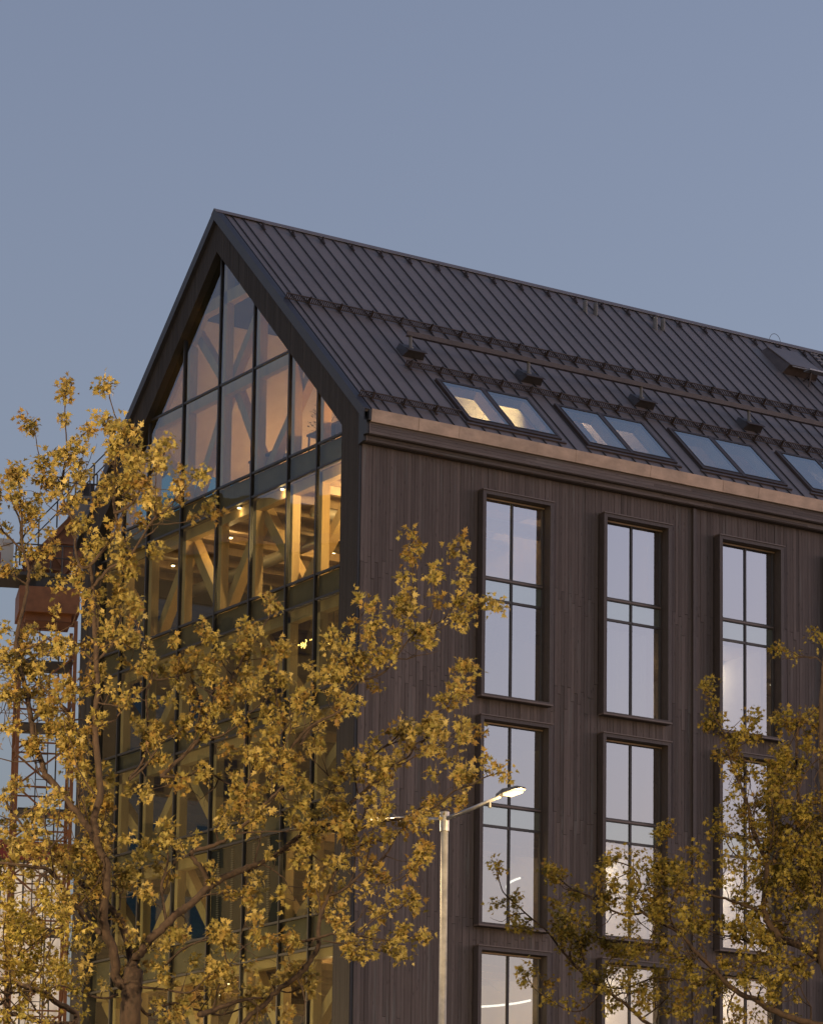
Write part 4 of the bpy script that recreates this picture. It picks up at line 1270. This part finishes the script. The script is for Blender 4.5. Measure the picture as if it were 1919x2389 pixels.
[(-20.35,-33.04,7.47,0.0143),(-20.17,-33.14,7.66,0.0119),(-19.95,-33.12,7.78,0.0103),(-19.7,-33.09,7.88,0.0086),(-19.58,-33.18,8.06,0.0066)],
[(-20.63,-32.7,7.41,0.0132),(-20.44,-32.83,7.38,0.0115),(-20.09,-32.82,7.37,0.0094),(-19.86,-32.88,7.33,0.0076),(-19.66,-33.08,7.26,0.0055)],
[(-20.68,-32.45,7.15,0.0442),(-20.82,-32.31,6.94,0.0431),(-20.92,-32.07,6.81,0.0422),(-21.03,-31.95,6.64,0.0412),(-21.21,-31.89,6.48,0.0401),(-21.35,-31.76,6.26,0.0389)],
[(-21.91,-31.76,6.44,0.0498),(-21.67,-31.73,6.52,0.0422),(-21.43,-31.8,6.63,0.0318),(-21.22,-31.9,6.69,0.0226),(-21.02,-31.87,6.71,0.0167)],
[(-20.92,-32.07,6.81,0.0133),(-20.75,-32.06,6.79,0.0115),(-20.65,-32.26,6.86,0.0088),(-20.48,-32.16,7.02,0.0067)],
[(-22.63,-31.41,6.78,0.0221),(-22.4,-31.67,6.74,0.0184),(-22.21,-32.04,6.68,0.0144),(-22.02,-32.16,6.89,0.011),(-21.86,-32.33,6.99,0.0082)],
[(-22.68,-31.38,6.65,0.0276),(-22.45,-31.38,6.43,0.0248),(-22.17,-31.45,6.6,0.0217),(-21.83,-31.44,6.55,0.0189),(-21.36,-31.4,6.51,0.0152),(-20.97,-31.49,6.69,0.0112)],
[(-22.44,-31.65,6.99,0.0275),(-22.4,-31.96,7.15,0.0221),(-22.23,-32.12,7.3,0.0167),(-22.11,-32.37,7.34,0.012),(-22.06,-32.67,7.37,0.0081)],
[(-22.85,-31.29,6.68,0.0221),(-23,-31.18,6.62,0.0201),(-23.13,-30.84,6.72,0.0173),(-23.24,-30.58,6.95,0.0143),(-23.4,-30.46,7.09,0.012),(-23.63,-30.26,7.03,0.009)],
[(-22.1,-31.47,7.79,0.0111),(-21.96,-31.42,7.7,0.0089),(-22.06,-31.42,7.47,0.0056)],
[(-22.09,-32.66,7.28,0.013),(-21.96,-32.59,7.01,0.0102),(-21.82,-32.72,7.24,0.0073),(-21.57,-32.67,7.32,0.0054)],
[(-22.25,-31.47,7.59,0.0277),(-22.23,-31.29,7.94,0.0239),(-22.25,-31.28,8.18,0.0212),(-22.1,-31.15,8.52,0.0176),(-22.04,-30.93,8.88,0.014)],
[(-18.83,-32.95,12.08,0.0112),(-18.79,-33.01,12.38,0.0091),(-18.68,-32.89,12.72,0.0072),(-18.65,-32.86,12.98,0.0056)],
[(-19.37,-32.71,11.98,0.0106),(-19.4,-32.81,12.34,0.0082),(-19.36,-32.75,12.65,0.0064),(-19.42,-32.89,12.83,0.005)],
[(-18.96,-33.16,11.8,0.01),(-18.78,-33.21,11.93,0.0081),(-18.62,-33.27,12.03,0.0064),(-18.55,-33.42,12.07,0.005)],
[(-19.21,-32.88,11.74,0.0101),(-19.09,-32.84,12.02,0.0083),(-19.12,-32.9,12.3,0.0064),(-19.08,-32.89,12.51,0.005)]]
RIGHT_LIMBS=[
[(-12.31,-33.61,4.98,0.1453),(-12.35,-33.48,6.19,0.1244),(-12.48,-33.36,6.92,0.1114),(-12.61,-33.29,7.52,0.1005),(-12.7,-33.25,8.01,0.0918),(-12.69,-33.35,8.92,0.0759),(-12.73,-33.36,9.84,0.0601),(-12.75,-33.3,10.77,0.0444),(-12.7,-33.26,11.72,0.0287),(-12.63,-33.26,12.36,0.0182)],
[(-12.62,-33.28,7.65,0.0727),(-12.78,-32.94,7.96,0.0666),(-12.99,-32.7,8.09,0.0618),(-13.09,-32.6,8.26,0.0586),(-13.15,-32.54,8.38,0.0566),(-13.17,-32.51,8.62,0.0533),(-13.12,-32.5,9.21,0.0451),(-13.2,-32.37,9.57,0.0398),(-13.24,-32.18,10.19,0.0314),(-13.27,-32.08,10.41,0.0283),(-13.31,-31.9,10.85,0.0222),(-13.27,-31.85,11.07,0.0194),(-13.35,-31.68,11.37,0.0148),(-13.45,-31.47,11.89,0.0074)],
[(-13.12,-32.5,9.21,0.0213),(-13.16,-32.72,9.62,0.0171),(-13.22,-32.77,10.14,0.0123),(-13.2,-32.97,10.64,0.0073)],
[(-13.18,-32.52,8.47,0.0305),(-13.52,-32.49,8.56,0.0264),(-13.77,-32.39,8.64,0.0229),(-14.14,-32.16,8.75,0.0172),(-14.4,-32.12,8.93,0.0133),(-14.66,-32.18,9.13,0.0096)],
[(-13.1,-32.52,9.15,0.0183),(-13.26,-32.35,9.28,0.0158),(-13.33,-32.07,9.36,0.0136),(-13.39,-31.91,9.62,0.011),(-13.45,-31.89,10,0.0074)],
[(-12.95,-33.07,11.36,0.0182),(-12.88,-32.9,10.8,0.021),(-12.72,-32.75,10.1,0.0246),(-12.73,-32.71,9.58,0.0271),(-12.59,-32.72,9.15,0.0293),(-12.42,-32.73,8.93,0.0307)],
[(-12.54,-33.31,6.82,0.0667),(-12.77,-33.18,6.84,0.0632),(-13.25,-32.88,7.01,0.0551),(-13.51,-32.75,7.17,0.0506),(-13.79,-32.64,7.3,0.0462),(-14.1,-32.57,7.57,0.0407),(-14.4,-32.5,7.82,0.0355),(-14.63,-32.46,8.06,0.0312),(-14.91,-32.36,8.19,0.0269),(-15.12,-32.27,8.32,0.0233),(-15.26,-32.22,8.49,0.0203),(-15.21,-32.29,8.69,0.0175),(-15.29,-32.26,8.94,0.0139),(-15.56,-32.1,9.05,0.0095)],
[(-15.12,-32.27,8.34,0.0238),(-15.25,-31.97,8.32,0.021),(-15.51,-31.79,8.46,0.0175),(-15.7,-31.57,8.64,0.0142),(-15.78,-31.38,8.74,0.0123),(-15.89,-31.04,9.04,0.0084)],
[(-14.6,-32.48,8.03,0.0155),(-14.48,-32.6,8.23,0.0115),(-14.38,-32.43,8.55,0.0072)],
[(-14.63,-32.46,8.06,0.0179),(-14.82,-32.49,8.24,0.0158),(-14.82,-32.57,8.6,0.0127),(-14.65,-32.72,8.89,0.0097),(-14.68,-32.95,9.14,0.0071)],
[(-14.91,-32.36,8.19,0.0155),(-14.98,-32.31,8.48,0.0135),(-14.73,-32.27,8.76,0.0114),(-14.81,-32.09,9.18,0.0084),(-14.76,-32.17,9.53,0.006)],
[(-12.79,-33.2,6.35,0.0545),(-13.19,-32.8,6.56,0.0495),(-13.72,-32.09,6.58,0.0425),(-14.09,-31.62,6.74,0.0376),(-14.36,-31.31,6.92,0.034),(-14.51,-31.13,7.13,0.0314),(-14.68,-30.97,7.31,0.029),(-14.85,-30.81,7.48,0.0266),(-15.05,-30.63,7.69,0.0238),(-15.23,-30.47,7.96,0.0209),(-15.4,-30.31,8.26,0.0178),(-15.56,-30.17,8.44,0.0156),(-15.77,-29.95,8.71,0.0123),(-15.87,-29.83,8.89,0.0104),(-15.9,-29.72,9.26,0.0074)],
[(-15.16,-30.52,7.87,0.0147),(-15.04,-30.46,8.09,0.0127),(-14.83,-30.66,8.18,0.0097),(-14.47,-30.77,8.11,0.0062)],
[(-14.81,-30.84,7.45,0.0184),(-14.53,-31.05,7.43,0.016),(-14.34,-31.47,7.55,0.0129),(-14.07,-31.79,7.51,0.0101),(-13.73,-32.01,7.49,0.0073)],
[(-14.98,-30.68,7.63,0.016),(-14.99,-30.59,8.06,0.0127),(-15.02,-30.33,8.5,0.0091),(-14.83,-30.26,8.88,0.0062)],
[(-14.68,-30.97,7.31,0.0147),(-14.73,-30.83,7.7,0.0101),(-14.54,-30.87,8,0.0062)],
[(-14.81,-30.84,7.4,0.0147),(-15.08,-30.83,7.11,0.0125),(-15.26,-30.68,7.08,0.011),(-15.55,-30.48,7.28,0.0084),(-15.76,-30.48,7.41,0.007),(-15.93,-30.52,7.6,0.0055)],
[(-12.78,-32.94,7.96,0.0243),(-12.81,-32.62,8.49,0.0198),(-12.68,-32.46,8.94,0.0165),(-12.47,-32.57,9.3,0.013),(-12.26,-32.59,9.73,0.0092)],
[(-12.81,-32.35,8.94,0.0184),(-12.58,-32.53,9.05,0.0153),(-12.49,-32.87,8.9,0.0121),(-12.37,-32.99,8.66,0.0092)],
[(-12.99,-32.7,8.09,0.0244),(-13.16,-32.31,8.06,0.0196),(-13.39,-32.14,8.14,0.0157),(-13.54,-31.86,8.22,0.0119),(-13.59,-31.55,8.37,0.0086)],
[(-12.75,-33.17,7.77,0.0242),(-13.02,-33.04,7.7,0.0209),(-13.52,-32.99,7.72,0.0159),(-13.8,-32.78,7.61,0.0118),(-14.01,-32.69,7.68,0.009)],
[(-13.56,-32.71,7.23,0.0157),(-13.63,-32.62,7.55,0.0114),(-13.36,-32.65,7.8,0.0073)],
[(-13.25,-32.88,7.01,0.0181),(-13.27,-32.81,7.33,0.0145),(-12.98,-32.82,7.58,0.0109),(-12.9,-32.99,7.69,0.0085)],
[(-13.31,-31.9,10.85,0.0098),(-13.1,-31.92,11.02,0.0074),(-13.01,-32.14,11.12,0.0049)],
[(-13.28,-31.84,11.2,0.0123),(-13.15,-31.84,11.02,0.013),(-13.05,-31.97,10.69,0.014),(-13.1,-31.87,10.46,0.0148)],
[(-12.7,-33.26,11.47,0.0145),(-12.79,-33.01,11.25,0.0117),(-12.97,-32.95,10.99,0.009),(-12.94,-32.72,10.72,0.0061)],
[(-12.73,-33.32,10.71,0.0157),(-13,-33.27,10.44,0.0122),(-13.15,-33.25,10.11,0.0088),(-13.23,-33.15,9.94,0.0066)],
[(-12.77,-33.32,9.84,0.0145),(-12.93,-33.18,9.65,0.0113),(-12.92,-32.87,9.33,0.0067)],
[(-14.4,-32.5,7.82,0.0168),(-14.72,-32.45,7.71,0.0131),(-14.92,-32.24,7.83,0.0094),(-15.21,-32.25,7.8,0.0066)],
[(-14.1,-32.57,7.56,0.0168),(-14.19,-32.37,7.36,0.0132),(-14.23,-32.19,7.08,0.0092),(-14.4,-32.12,6.96,0.0066)],
[(-13.79,-32.64,7.3,0.0181),(-13.91,-32.61,7.01,0.0119),(-13.97,-32.77,6.76,0.0072)]]
LOW_LIMBS=[
[(-26.48,-36.14,4.15,0.0426),(-26.36,-36.14,5.1,0.0378),(-26.12,-36.38,5.57,0.0347),(-26.05,-36.43,5.69,0.0339),(-26.13,-36.4,5.78,0.0332),(-26.26,-36.33,5.85,0.0324),(-26.38,-36.25,5.96,0.0315),(-26.53,-36.14,6.01,0.0305),(-26.69,-36.02,6.09,0.0295),(-26.85,-35.9,6.12,0.0285)],
[(-26.08,-36.42,5.62,0.0378),(-26.33,-36.2,5.64,0.0346),(-26.57,-35.95,5.73,0.0313),(-26.66,-35.75,5.75,0.0298),(-26.73,-35.66,5.81,0.0287)],
[(-26.26,-36.33,5.83,0.0161),(-26.38,-36.39,5.96,0.0138),(-26.48,-36.39,6.12,0.0114),(-26.57,-36.28,6.19,0.0095),(-26.73,-36.31,6.24,0.0075)],
[(-26.64,-35.92,5.79,0.0238),(-26.65,-35.9,6.04,0.0209),(-26.49,-35.8,6.4,0.017),(-26.36,-35.66,6.67,0.014),(-26.24,-35.63,6.92,0.0111),(-26.08,-35.72,7.16,0.0077)],
[(-26.66,-35.75,5.85,0.0191),(-26.63,-35.93,5.99,0.0169),(-26.65,-35.91,6.29,0.0136),(-26.79,-36.04,6.56,0.0101),(-26.86,-36.23,6.8,0.0071)],
[(-26.53,-36.14,6.01,0.0142),(-26.32,-36.07,6.25,0.0116),(-26.18,-36.13,6.62,0.0077),(-25.97,-36.14,6.7,0.0057)],
[(-26.49,-35.8,6.4,0.0124),(-26.22,-35.76,6.61,0.0093),(-26.11,-35.84,6.76,0.0072),(-25.91,-35.73,6.91,0.0053)],
[(-26.38,-36.25,5.96,0.0142),(-26.24,-36.35,6.04,0.0102),(-26,-36.25,6.01,0.0067)],
[(-26.36,-35.66,6.67,0.0125),(-26.48,-35.61,6.84,0.0103),(-26.5,-35.43,7.11,0.0077),(-26.43,-35.39,7.31,0.0058)]]


def smooth_poly(pts, sub=4, jit=0.0):
    P = [Vector(p[:3]) for p in pts]
    R = [p[3] for p in pts]
    out, rad = [], []
    for i in range(len(P)-1):
        p0, p1, p2, p3 = P[max(0, i-1)], P[i], P[i+1], P[min(len(P)-1, i+2)]
        for j in range(sub):
            t = j/sub
            q = 0.5*((2*p1)+(p2-p0)*t+(2*p0-5*p1+4*p2-p3)*t*t+(3*p1-p0-3*p2+p3)*t**3)
            r = R[i]+(R[i+1]-R[i])*t
            if jit: q = q+Vector([random.gauss(0, jit*min(r, 0.05)) for _ in range(3)])
            out.append(q)
            rad.append(r)
    out.append(P[-1])
    rad.append(R[-1])
    return out, rad

# leaf template: five-lobed, folded along the midrib, drooping
LT = np.array([(0, 0), (0.20, 0.16), (0.56, 0.34), (0.24, 0.42), (0.30, 0.74), (0.10, 0.60), (0, 1.0), (-0.10, 0.60), (-0.30, 0.74), (-0.24, 0.42), (-0.56, 0.34), (-0.20, 0.16), (0, 0.36)], float)
LF = [(12, i, (i+1) % 12) for i in range(12)]
LZ = 0.30*np.abs(LT[:, 0]) - 0.35*LT[:, 1]**2

def leaves_mesh(name, material, parent, C, D, Nn, Sz, Tn):
    n = len(C)
    D = D/np.linalg.norm(D, axis=1, keepdims=True)
    Sd = np.cross(D, Nn)
    Sd /= np.linalg.norm(Sd, axis=1, keepdims=True)+1e-9
    U = np.cross(Sd, D)
    k = len(LT)
    V = C[:, None, :] + Sz[:, None, None]*(LT[None, :, 0, None]*Sd[:, None, :] + LT[None, :, 1, None]*D[:, None, :] + LZ[None, :, None]*U[:, None, :])
    V = V.reshape(-1, 3)
    F = (np.array(LF)[None] + (np.arange(n)*k)[:, None, None]).reshape(-1, 3)
    me = bpy.data.meshes.new(name)
    me.vertices.add(len(V))
    me.vertices.foreach_set('co', V.ravel())
    me.loops.add(len(F)*3)
    me.loops.foreach_set('vertex_index', F.ravel())
    me.polygons.add(len(F))
    me.polygons.foreach_set('loop_start', np.arange(len(F))*3)
    me.polygons.foreach_set('loop_total', np.full(len(F), 3))
    me.update()
    me.validate()
    at = me.attributes.new('tint', 'FLOAT', 'POINT')
    at.data.foreach_set('value', np.repeat(Tn, k))
    me.materials.append(M[material])
    o = bpy.data.objects.new(name, me)
    COL.objects.link(o)
    o.parent = parent
    tag(o, kind='stuff')
    return o

def make_tree(name, limbs, label, trunk_r, dens, leaf, leafmat, seed, cl=(22, 36), group='young maple trees before the building', keep=None, trunk_to=None):
    rnd = random.Random(seed)
    base = Vector(limbs[0][0][:3])
    k = empty(name, None, (base.x, base.y, 0))
    tag(k, label, 'tree', group)
    off = Vector((base.x, base.y, 0))
    T = MB()
    tw = MB()
    C, D, Sz, Tn = [], [], [], []
    def G3(): return Vector([rnd.gauss(0, 1) for _ in range(3)])
    def cluster(p, d, sc=1.0):
        n = rnd.randint(*cl)
        cd = G3().normalized()*0.6 + d*0.6 + Vector((0, 0, 0.1))
        tone = rnd.random()
        for _ in range(n):
            v = (cd + G3()*0.75).normalized()
            st = p + v*rnd.uniform(0.0, 0.11)*sc + G3()*0.035*sc
            v2 = (v + Vector((0, 0, -rnd.uniform(0.0, 0.7)))).normalized()
            C.append((st-off)[:])
            D.append(v2[:])
            Sz.append(leaf*sc*rnd.uniform(0.45, 1.25))
            Tn.append(min(1, max(0, 0.6*tone+0.4*rnd.random()+rnd.gauss(0, .08))))
    def twig(p, d, L, r, lev):
        pts = [p]
        n = 4
        dd = d.copy()
        for i in range(n):
            dd = (dd + G3()*0.28 + Vector((0, 0, 0.12))).normalized()
            pts.append(pts[-1]+dd*L/n)
        tw.tube([(q-off)[:] for q in pts], [1.25*r*(1-0.7*i/n) for i in range(n+1)], 5 if lev else 6, cap=False)
        if lev > 0:
            for i in range(1, n+1):
                if rnd.random() < 0.8:
                    sd_ = (dd*0.5+G3().normalized()*0.9+Vector((0, 0, 0.25))).normalized()
                    twig(pts[i], sd_, L*rnd.uniform(0.35, 0.6), r*0.5, lev-1)
        else:
            if rnd.random() < 0.9: cluster(pts[-1], dd)
            if rnd.random() < 0.35: cluster(pts[2], dd, 0.8)
            if rnd.random() < 0.25: cluster(pts[3], dd, 0.75)
    for li, pl in enumerate(limbs):
        pts, rad = smooth_poly(pl, 5, 0.14)
        rad = [r*(0.82 if li else 1.0) for r in rad]
        T.tube([(q-off)[:] for q in pts], rad, 10 if rad[0] > 0.04 else 7)
        acc = 0
        tot = sum((b-a).length for a, b in zip(pts, pts[1:]))
        run = 0
        for i in range(1, len(pts)):
            seg = (pts[i]-pts[i-1]).length
            acc += seg
            run += seg
            r = rad[i]
            if r > 0.085: continue
            step = (0.30 if r < 0.0105 else 0.22 if r < 0.02 else 0.25)/dens
            zz_ = pts[i].z
            if zz_ > 15.2: step *= 1.0+min(1.0, (zz_-15.2)*0.55)
            while acc > step:
                acc -= step
                d = (pts[i]-pts[i-1]).normalized()
                sd_ = (d*0.45 + G3().normalized()*0.9 + Vector((0, 0, 0.2))).normalized()
                q = pts[i-1].lerp(pts[i], rnd.random())
                if r < 0.011:
                    twig(q, sd_, rnd.uniform(0.08, 0.26), 0.0045, 0)
                elif r < 0.022:
                    if rnd.random() < 0.55: twig(q, sd_, rnd.uniform(0.2, 0.5), 0.006, 0)
                    else: twig(q, sd_, rnd.uniform(0.4, 0.8), 0.008, 1)
                else:
                    if rnd.random() < 0.6: twig(q, sd_, rnd.uniform(0.5, 1.15), 0.011, 1)
        if rad[-1] < 0.02:
            d = (pts[-1]-pts[-2]).normalized()
            cluster(pts[-1], d)
            cluster(pts[-1]-d*0.08, d, 0.9)
    # trunk down to the ground with a flared foot
    b0 = limbs[0][0]
    foot = Vector(trunk_to) if trunk_to else Vector((b0[0]+0.05, b0[1]+0.02, 0))
    top = Vector(b0[:3])
    T.tube([(foot-off)[:], (foot.lerp(top, 0.06)-off)[:], (foot.lerp(top, 0.5)-off)[:], (top-off)[:]], [trunk_r*1.5, trunk_r*1.15, (trunk_r+b0[3])/2, b0[3]], 14)
    T.build('trunk', 'bark', k, smooth=True)
    o = tw.build('twigs', 'bark', k)
    tag(o, kind='stuff')
    C, D = np.array(C), np.array(D)
    g2 = np.random.default_rng(seed)
    Nn = g2.normal(size=C.shape)
    Nn[:, 2] += 0.8
    leaves_mesh('crown', leafmat, k, C, D, Nn, np.array(Sz), np.array(Tn))
    return len(C)
n1 = make_tree('maple_tree', MAIN_LIMBS, 'large forked maple with yellow green young leaves before the glass gable', 0.20, 1.02, 0.088, 'leaf', 3)
n2 = make_tree('maple_tree', RIGHT_LIMBS, 'maple with dense olive yellow leaves before the right hand windows', 0.18, 1.5, 0.072, 'leaf2', 7)
n3 = make_tree('maple_tree', LOW_LIMBS, 'nearest maple reaching in low from the left edge with darker leaves', 0.15, 1.3, 0.062, 'leaf2', 9)
print('leaves', n1, n2, n3)

# ================================================================== TOWER CRANE behind the building
CX, CY = 7.15, 32.1
K = empty('tower_crane', None, (CX, CY, 0))
K.rotation_euler = (0, 0, math.radians(-22))
tag(K, 'orange lattice tower crane with white ballast box rising behind the gable', 'crane')
h = 0.95
zt = 27.9
for sx in (-1, 1):
    for sy in (-1, 1):
        MB().box(sx*h-0.06, sx*h+0.06, sy*h-0.06, sy*h+0.06, 0, zt).build('leg', 'crane', K)
z = 0.3
i = 0
while z < zt-0.5:
    z1 = min(z+1.55, zt-0.1)
    for (ax, ay), (bx, by) in (((-h, -h), (h, -h)), ((h, -h), (h, h)), ((h, h), (-h, h)), ((-h, h), (-h, -h))):
        MB().bar((ax, ay, z), (bx, by, z), 0.055, 0.055).build('cross_bar', 'crane', K)
        if i % 2 == 0: MB().bar((ax, ay, z), (bx, by, z1), 0.06, 0.06).build('diagonal', 'crane', K)
        else: MB().bar((bx, by, z), (ax, ay, z1), 0.06, 0.06).build('diagonal', 'crane', K)
    z = z1
    i += 1
for zz in (12.5, 17.0, 21.2, 24.2, 26.4):
    MB().box(-h+0.1, h-0.1, -h+0.1, h-0.1, zz, zz+0.07).build('landing', 'crane_dark', K)
m = MB()
zz = 6
while zz < 28:
    m.tube([(-0.2, 0.35, zz), (0.2, 0.35, zz)], 0.015, 5)
    zz += 0.3
m.bar((-0.2, 0.35, 6), (-0.2, 0.35, 28), 0.03, 0.03).bar((0.2, 0.35, 6), (0.2, 0.35, 28), 0.03, 0.03)
for q in range(5):
    m.tube([(0.5, 0.6-0.05*q, 5), (0.5, 0.6-0.05*q, 28)], 0.02, 5)
m.build('ladder', 'crane_dark', K)
MB().box(-1.05, 1.05, -1.05, 1.05, zt+0.25, zt+1.15).box(-0.8, 0.8, -0.8, 0.8, zt, zt+0.249).build('turntable', 'crane', K)
MB().tube([(0, 0, zt+1.151), (0, 0, zt+1.539)], 0.95, 24).build('slewing_ring', 'crane_dark', K)
m = MB()
m.box(-3.0, 1.3, -1.0, 1.0, zt+1.54, zt+1.66)
m.build('platform', 'crane_dark', K)
def railing(pts, hgt=1.05):
    r = MB()
    for p in pts:
        r.tube([p, (p[0], p[1], p[2]+hgt)], 0.028, 6)
    for hh in (hgt, hgt*0.55):
        r.tube([(p[0], p[1], p[2]+hh) for p in pts], 0.026, 6)
    return r.build('railing', 'crane_dark', K)
railing([(-1.2+0.4*j, -0.95, zt+1.66) for j in range(7)], 1.0)
railing([(-1.2+0.4*j, 0.95, zt+1.66) for j in range(7)], 1.0)
bx = MB().box(-2.9, -1.28, -0.80, 0.60, zt+1.665, zt+2.85).build('ballast_box', 'crane_white', K)
MB().box(-2.0, -1.72, -0.807, -0.801, zt+1.95, zt+2.35).build('red_mark', 'crane_red', bx)
MB().box(-1.62, -1.40, -0.807, -0.801, zt+2.66, zt+2.70).box(-1.62, -1.40, -0.807, -0.801, zt+2.58, zt+2.62).build('pale_mark', 'inwall', bx)
# inclined jib foot climbing to the right, stairs beside it, grey winch on a shelf
m = MB()
j0, j1 = Vector((-0.6, 0.2, zt+1.5)), Vector((4.4, 0.2, zt+7.2))
for a_ in (-0.55, 0.55):
    for b_ in (-0.5, 0.5):
        o_ = Vector((b_*-0.6, a_, b_))
        m.bar(j0+o_, j1+o_, 0.16, 0.16)
for q in range(7):
    p_ = j0.lerp(j1, q/6)
    m.bar(p_+Vector((0.3, -0.55, -0.5)), p_+Vector((-0.3, -0.55, 0.5)), 0.08, 0.08)
    if q < 6:
        p2_ = j0.lerp(j1, (q+1)/6)
        m.bar(p_+Vector((-0.3, -0.55, 0.5)), p2_+Vector((0.3, -0.55, -0.5)), 0.08, 0.08)
m.build('jib', 'crane', K)
MB().quad_prism([j0+Vector((0.25, -0.42, -0.45)), j0.lerp(j1, .55)+Vector((0.25, -0.42, -0.45)), j0.lerp(j1, .55)+Vector((0.25, 0.42, -0.45)), j0+Vector((0.25, 0.42, -0.45))],
                [j0+Vector((-0.2, -0.42, 0.4)), j0.lerp(j1, .55)+Vector((-0.2, -0.42, 0.4)), j0.lerp(j1, .55)+Vector((-0.2, 0.42, 0.4)), j0+Vector((-0.2, 0.42, 0.4))]).build('jib_plate', 'crane', K)
railing([((j0.lerp(j1, q/8)).x-0.45, -0.7, (j0.lerp(j1, q/8)).z+0.45) for q in range(9)], 0.95)
MB().box(0.55, 1.55, -0.9, 0.9, 32.33, 32.43).build('shelf', 'crane_grey', K)
MB().tube([(1.05, -0.85, 31.93), (1.05, 0.85, 31.93)], 0.40, 20).build('winch_drum', 'crane_grey', K)
MB().box(1.05, 1.50, -0.5, 0.5, 32.44, 32.95).build('motor', 'crane_dark', K)
railing([(0.55, -0.88, 32.43), (0.8, -0.88, 32.43), (1.05, -0.88, 32.43), (1.3, -0.88, 32.43), (1.55, -0.88, 32.43)], 0.8)

# ================================================================== pale lit building far left
LB = empty('pale_building', None, (13.9, 43.2, 0))
LB.rotation_euler = (0, 0, math.radians(-12))
tag(LB, 'pale building with glowing translucent wall panels low at the left edge', 'building')
M['litpanel'] = None
mm, n_, l_, b_ = mat('translucent_lit_panel')
b_.inputs['Base Color'].default_value = (0.55, 0.47, 0.38, 1)
b_.inputs['Roughness'].default_value = 0.4
nz_ = n_.new('ShaderNodeTexNoise')
nz_.inputs['Scale'].default_value = 0.55
nz_.inputs['Detail'].default_value = 3
tc_ = n_.new('ShaderNodeTexCoord')
mp_ = n_.new('ShaderNodeMapping')
mp_.inputs['Scale'].default_value = (2.2, 1, 0.5)
l_.new(tc_.outputs['Object'], mp_.inputs[0])
l_.new(mp_.outputs[0], nz_.inputs['Vector'])
rm_ = n_.new('ShaderNodeMapRange')
rm_.inputs['From Min'].default_value = 0.35
rm_.inputs['From Max'].default_value = 0.75
rm_.inputs['To Min'].default_value = 0.10
rm_.inputs['To Max'].default_value = 0.75
l_.new(nz_.outputs[0], rm_.inputs['Value'])
b_.inputs['Emission Color'].default_value = (1.0, 0.80, 0.60, 1)
l_.new(rm_.outputs[0], b_.inputs['Emission Strength'])
M['litpanel'] = mm
MB().box(-12, -0.05, 0.2, 10, 0, 21.6).build('wall', 'concrete', LB)
MB().box(-12.2, 0.1, -0.15, 10.1, 21.6, 22.3).build('roof_edge', 'crane_red', LB)
pp = None
for i in range(13):
    for j in range(6):
        if pp is None:
            pp = MB().box(0.02, 0.86, 0, 0.08, 0.02, 2.3).build('panel', 'litpanel', LB)
            pp.location = (-0.9, 0, 21.5-2.35)
        else:
            c = pp.copy()
            COL.objects.link(c)
            c.location = (-0.9-0.9*i, 0, 21.5-2.35*(j+1))
fm = MB()
for i in range(14):
    fm.box(-0.9*i-0.02, -0.9*i+0.02, -0.07, 0.1, 5, 21.6)
fm.build('fin', 'crane_dark', LB)

# ================================================================== block across the street, mirrored in the gable glass
OB = empty('street_block', None, (-34, 46, 0))
OB.rotation_euler = (0, 0, math.radians(32))
tag(OB, 'ochre rendered block across the street mirrored in the lower gable glass', 'building')
MB().box(-30, 18, 0, 12, 0, 38).box(-16, -4, 1, 11, 38, 41).box(4, 14, 1, 11, 38, 40).build('wall', 'brickwall', OB)
MB().box(-30.3, 18.3, -0.4, 12.3, 37.6, 37.99).build('roof', 'roof', OB)
w_ = None
for i in range(14):
    for j in range(11):
        if w_ is None:
            w_ = MB().box(0, 1.4, -0.06, -0.01, 0, 1.7).build('window', 'farglass', OB)
            w_.location = (-28, 0, 2)
        else:
            c = w_.copy()
            COL.objects.link(c)
            c.location = (-28+3.2*i, 0, 2+3.1*j)
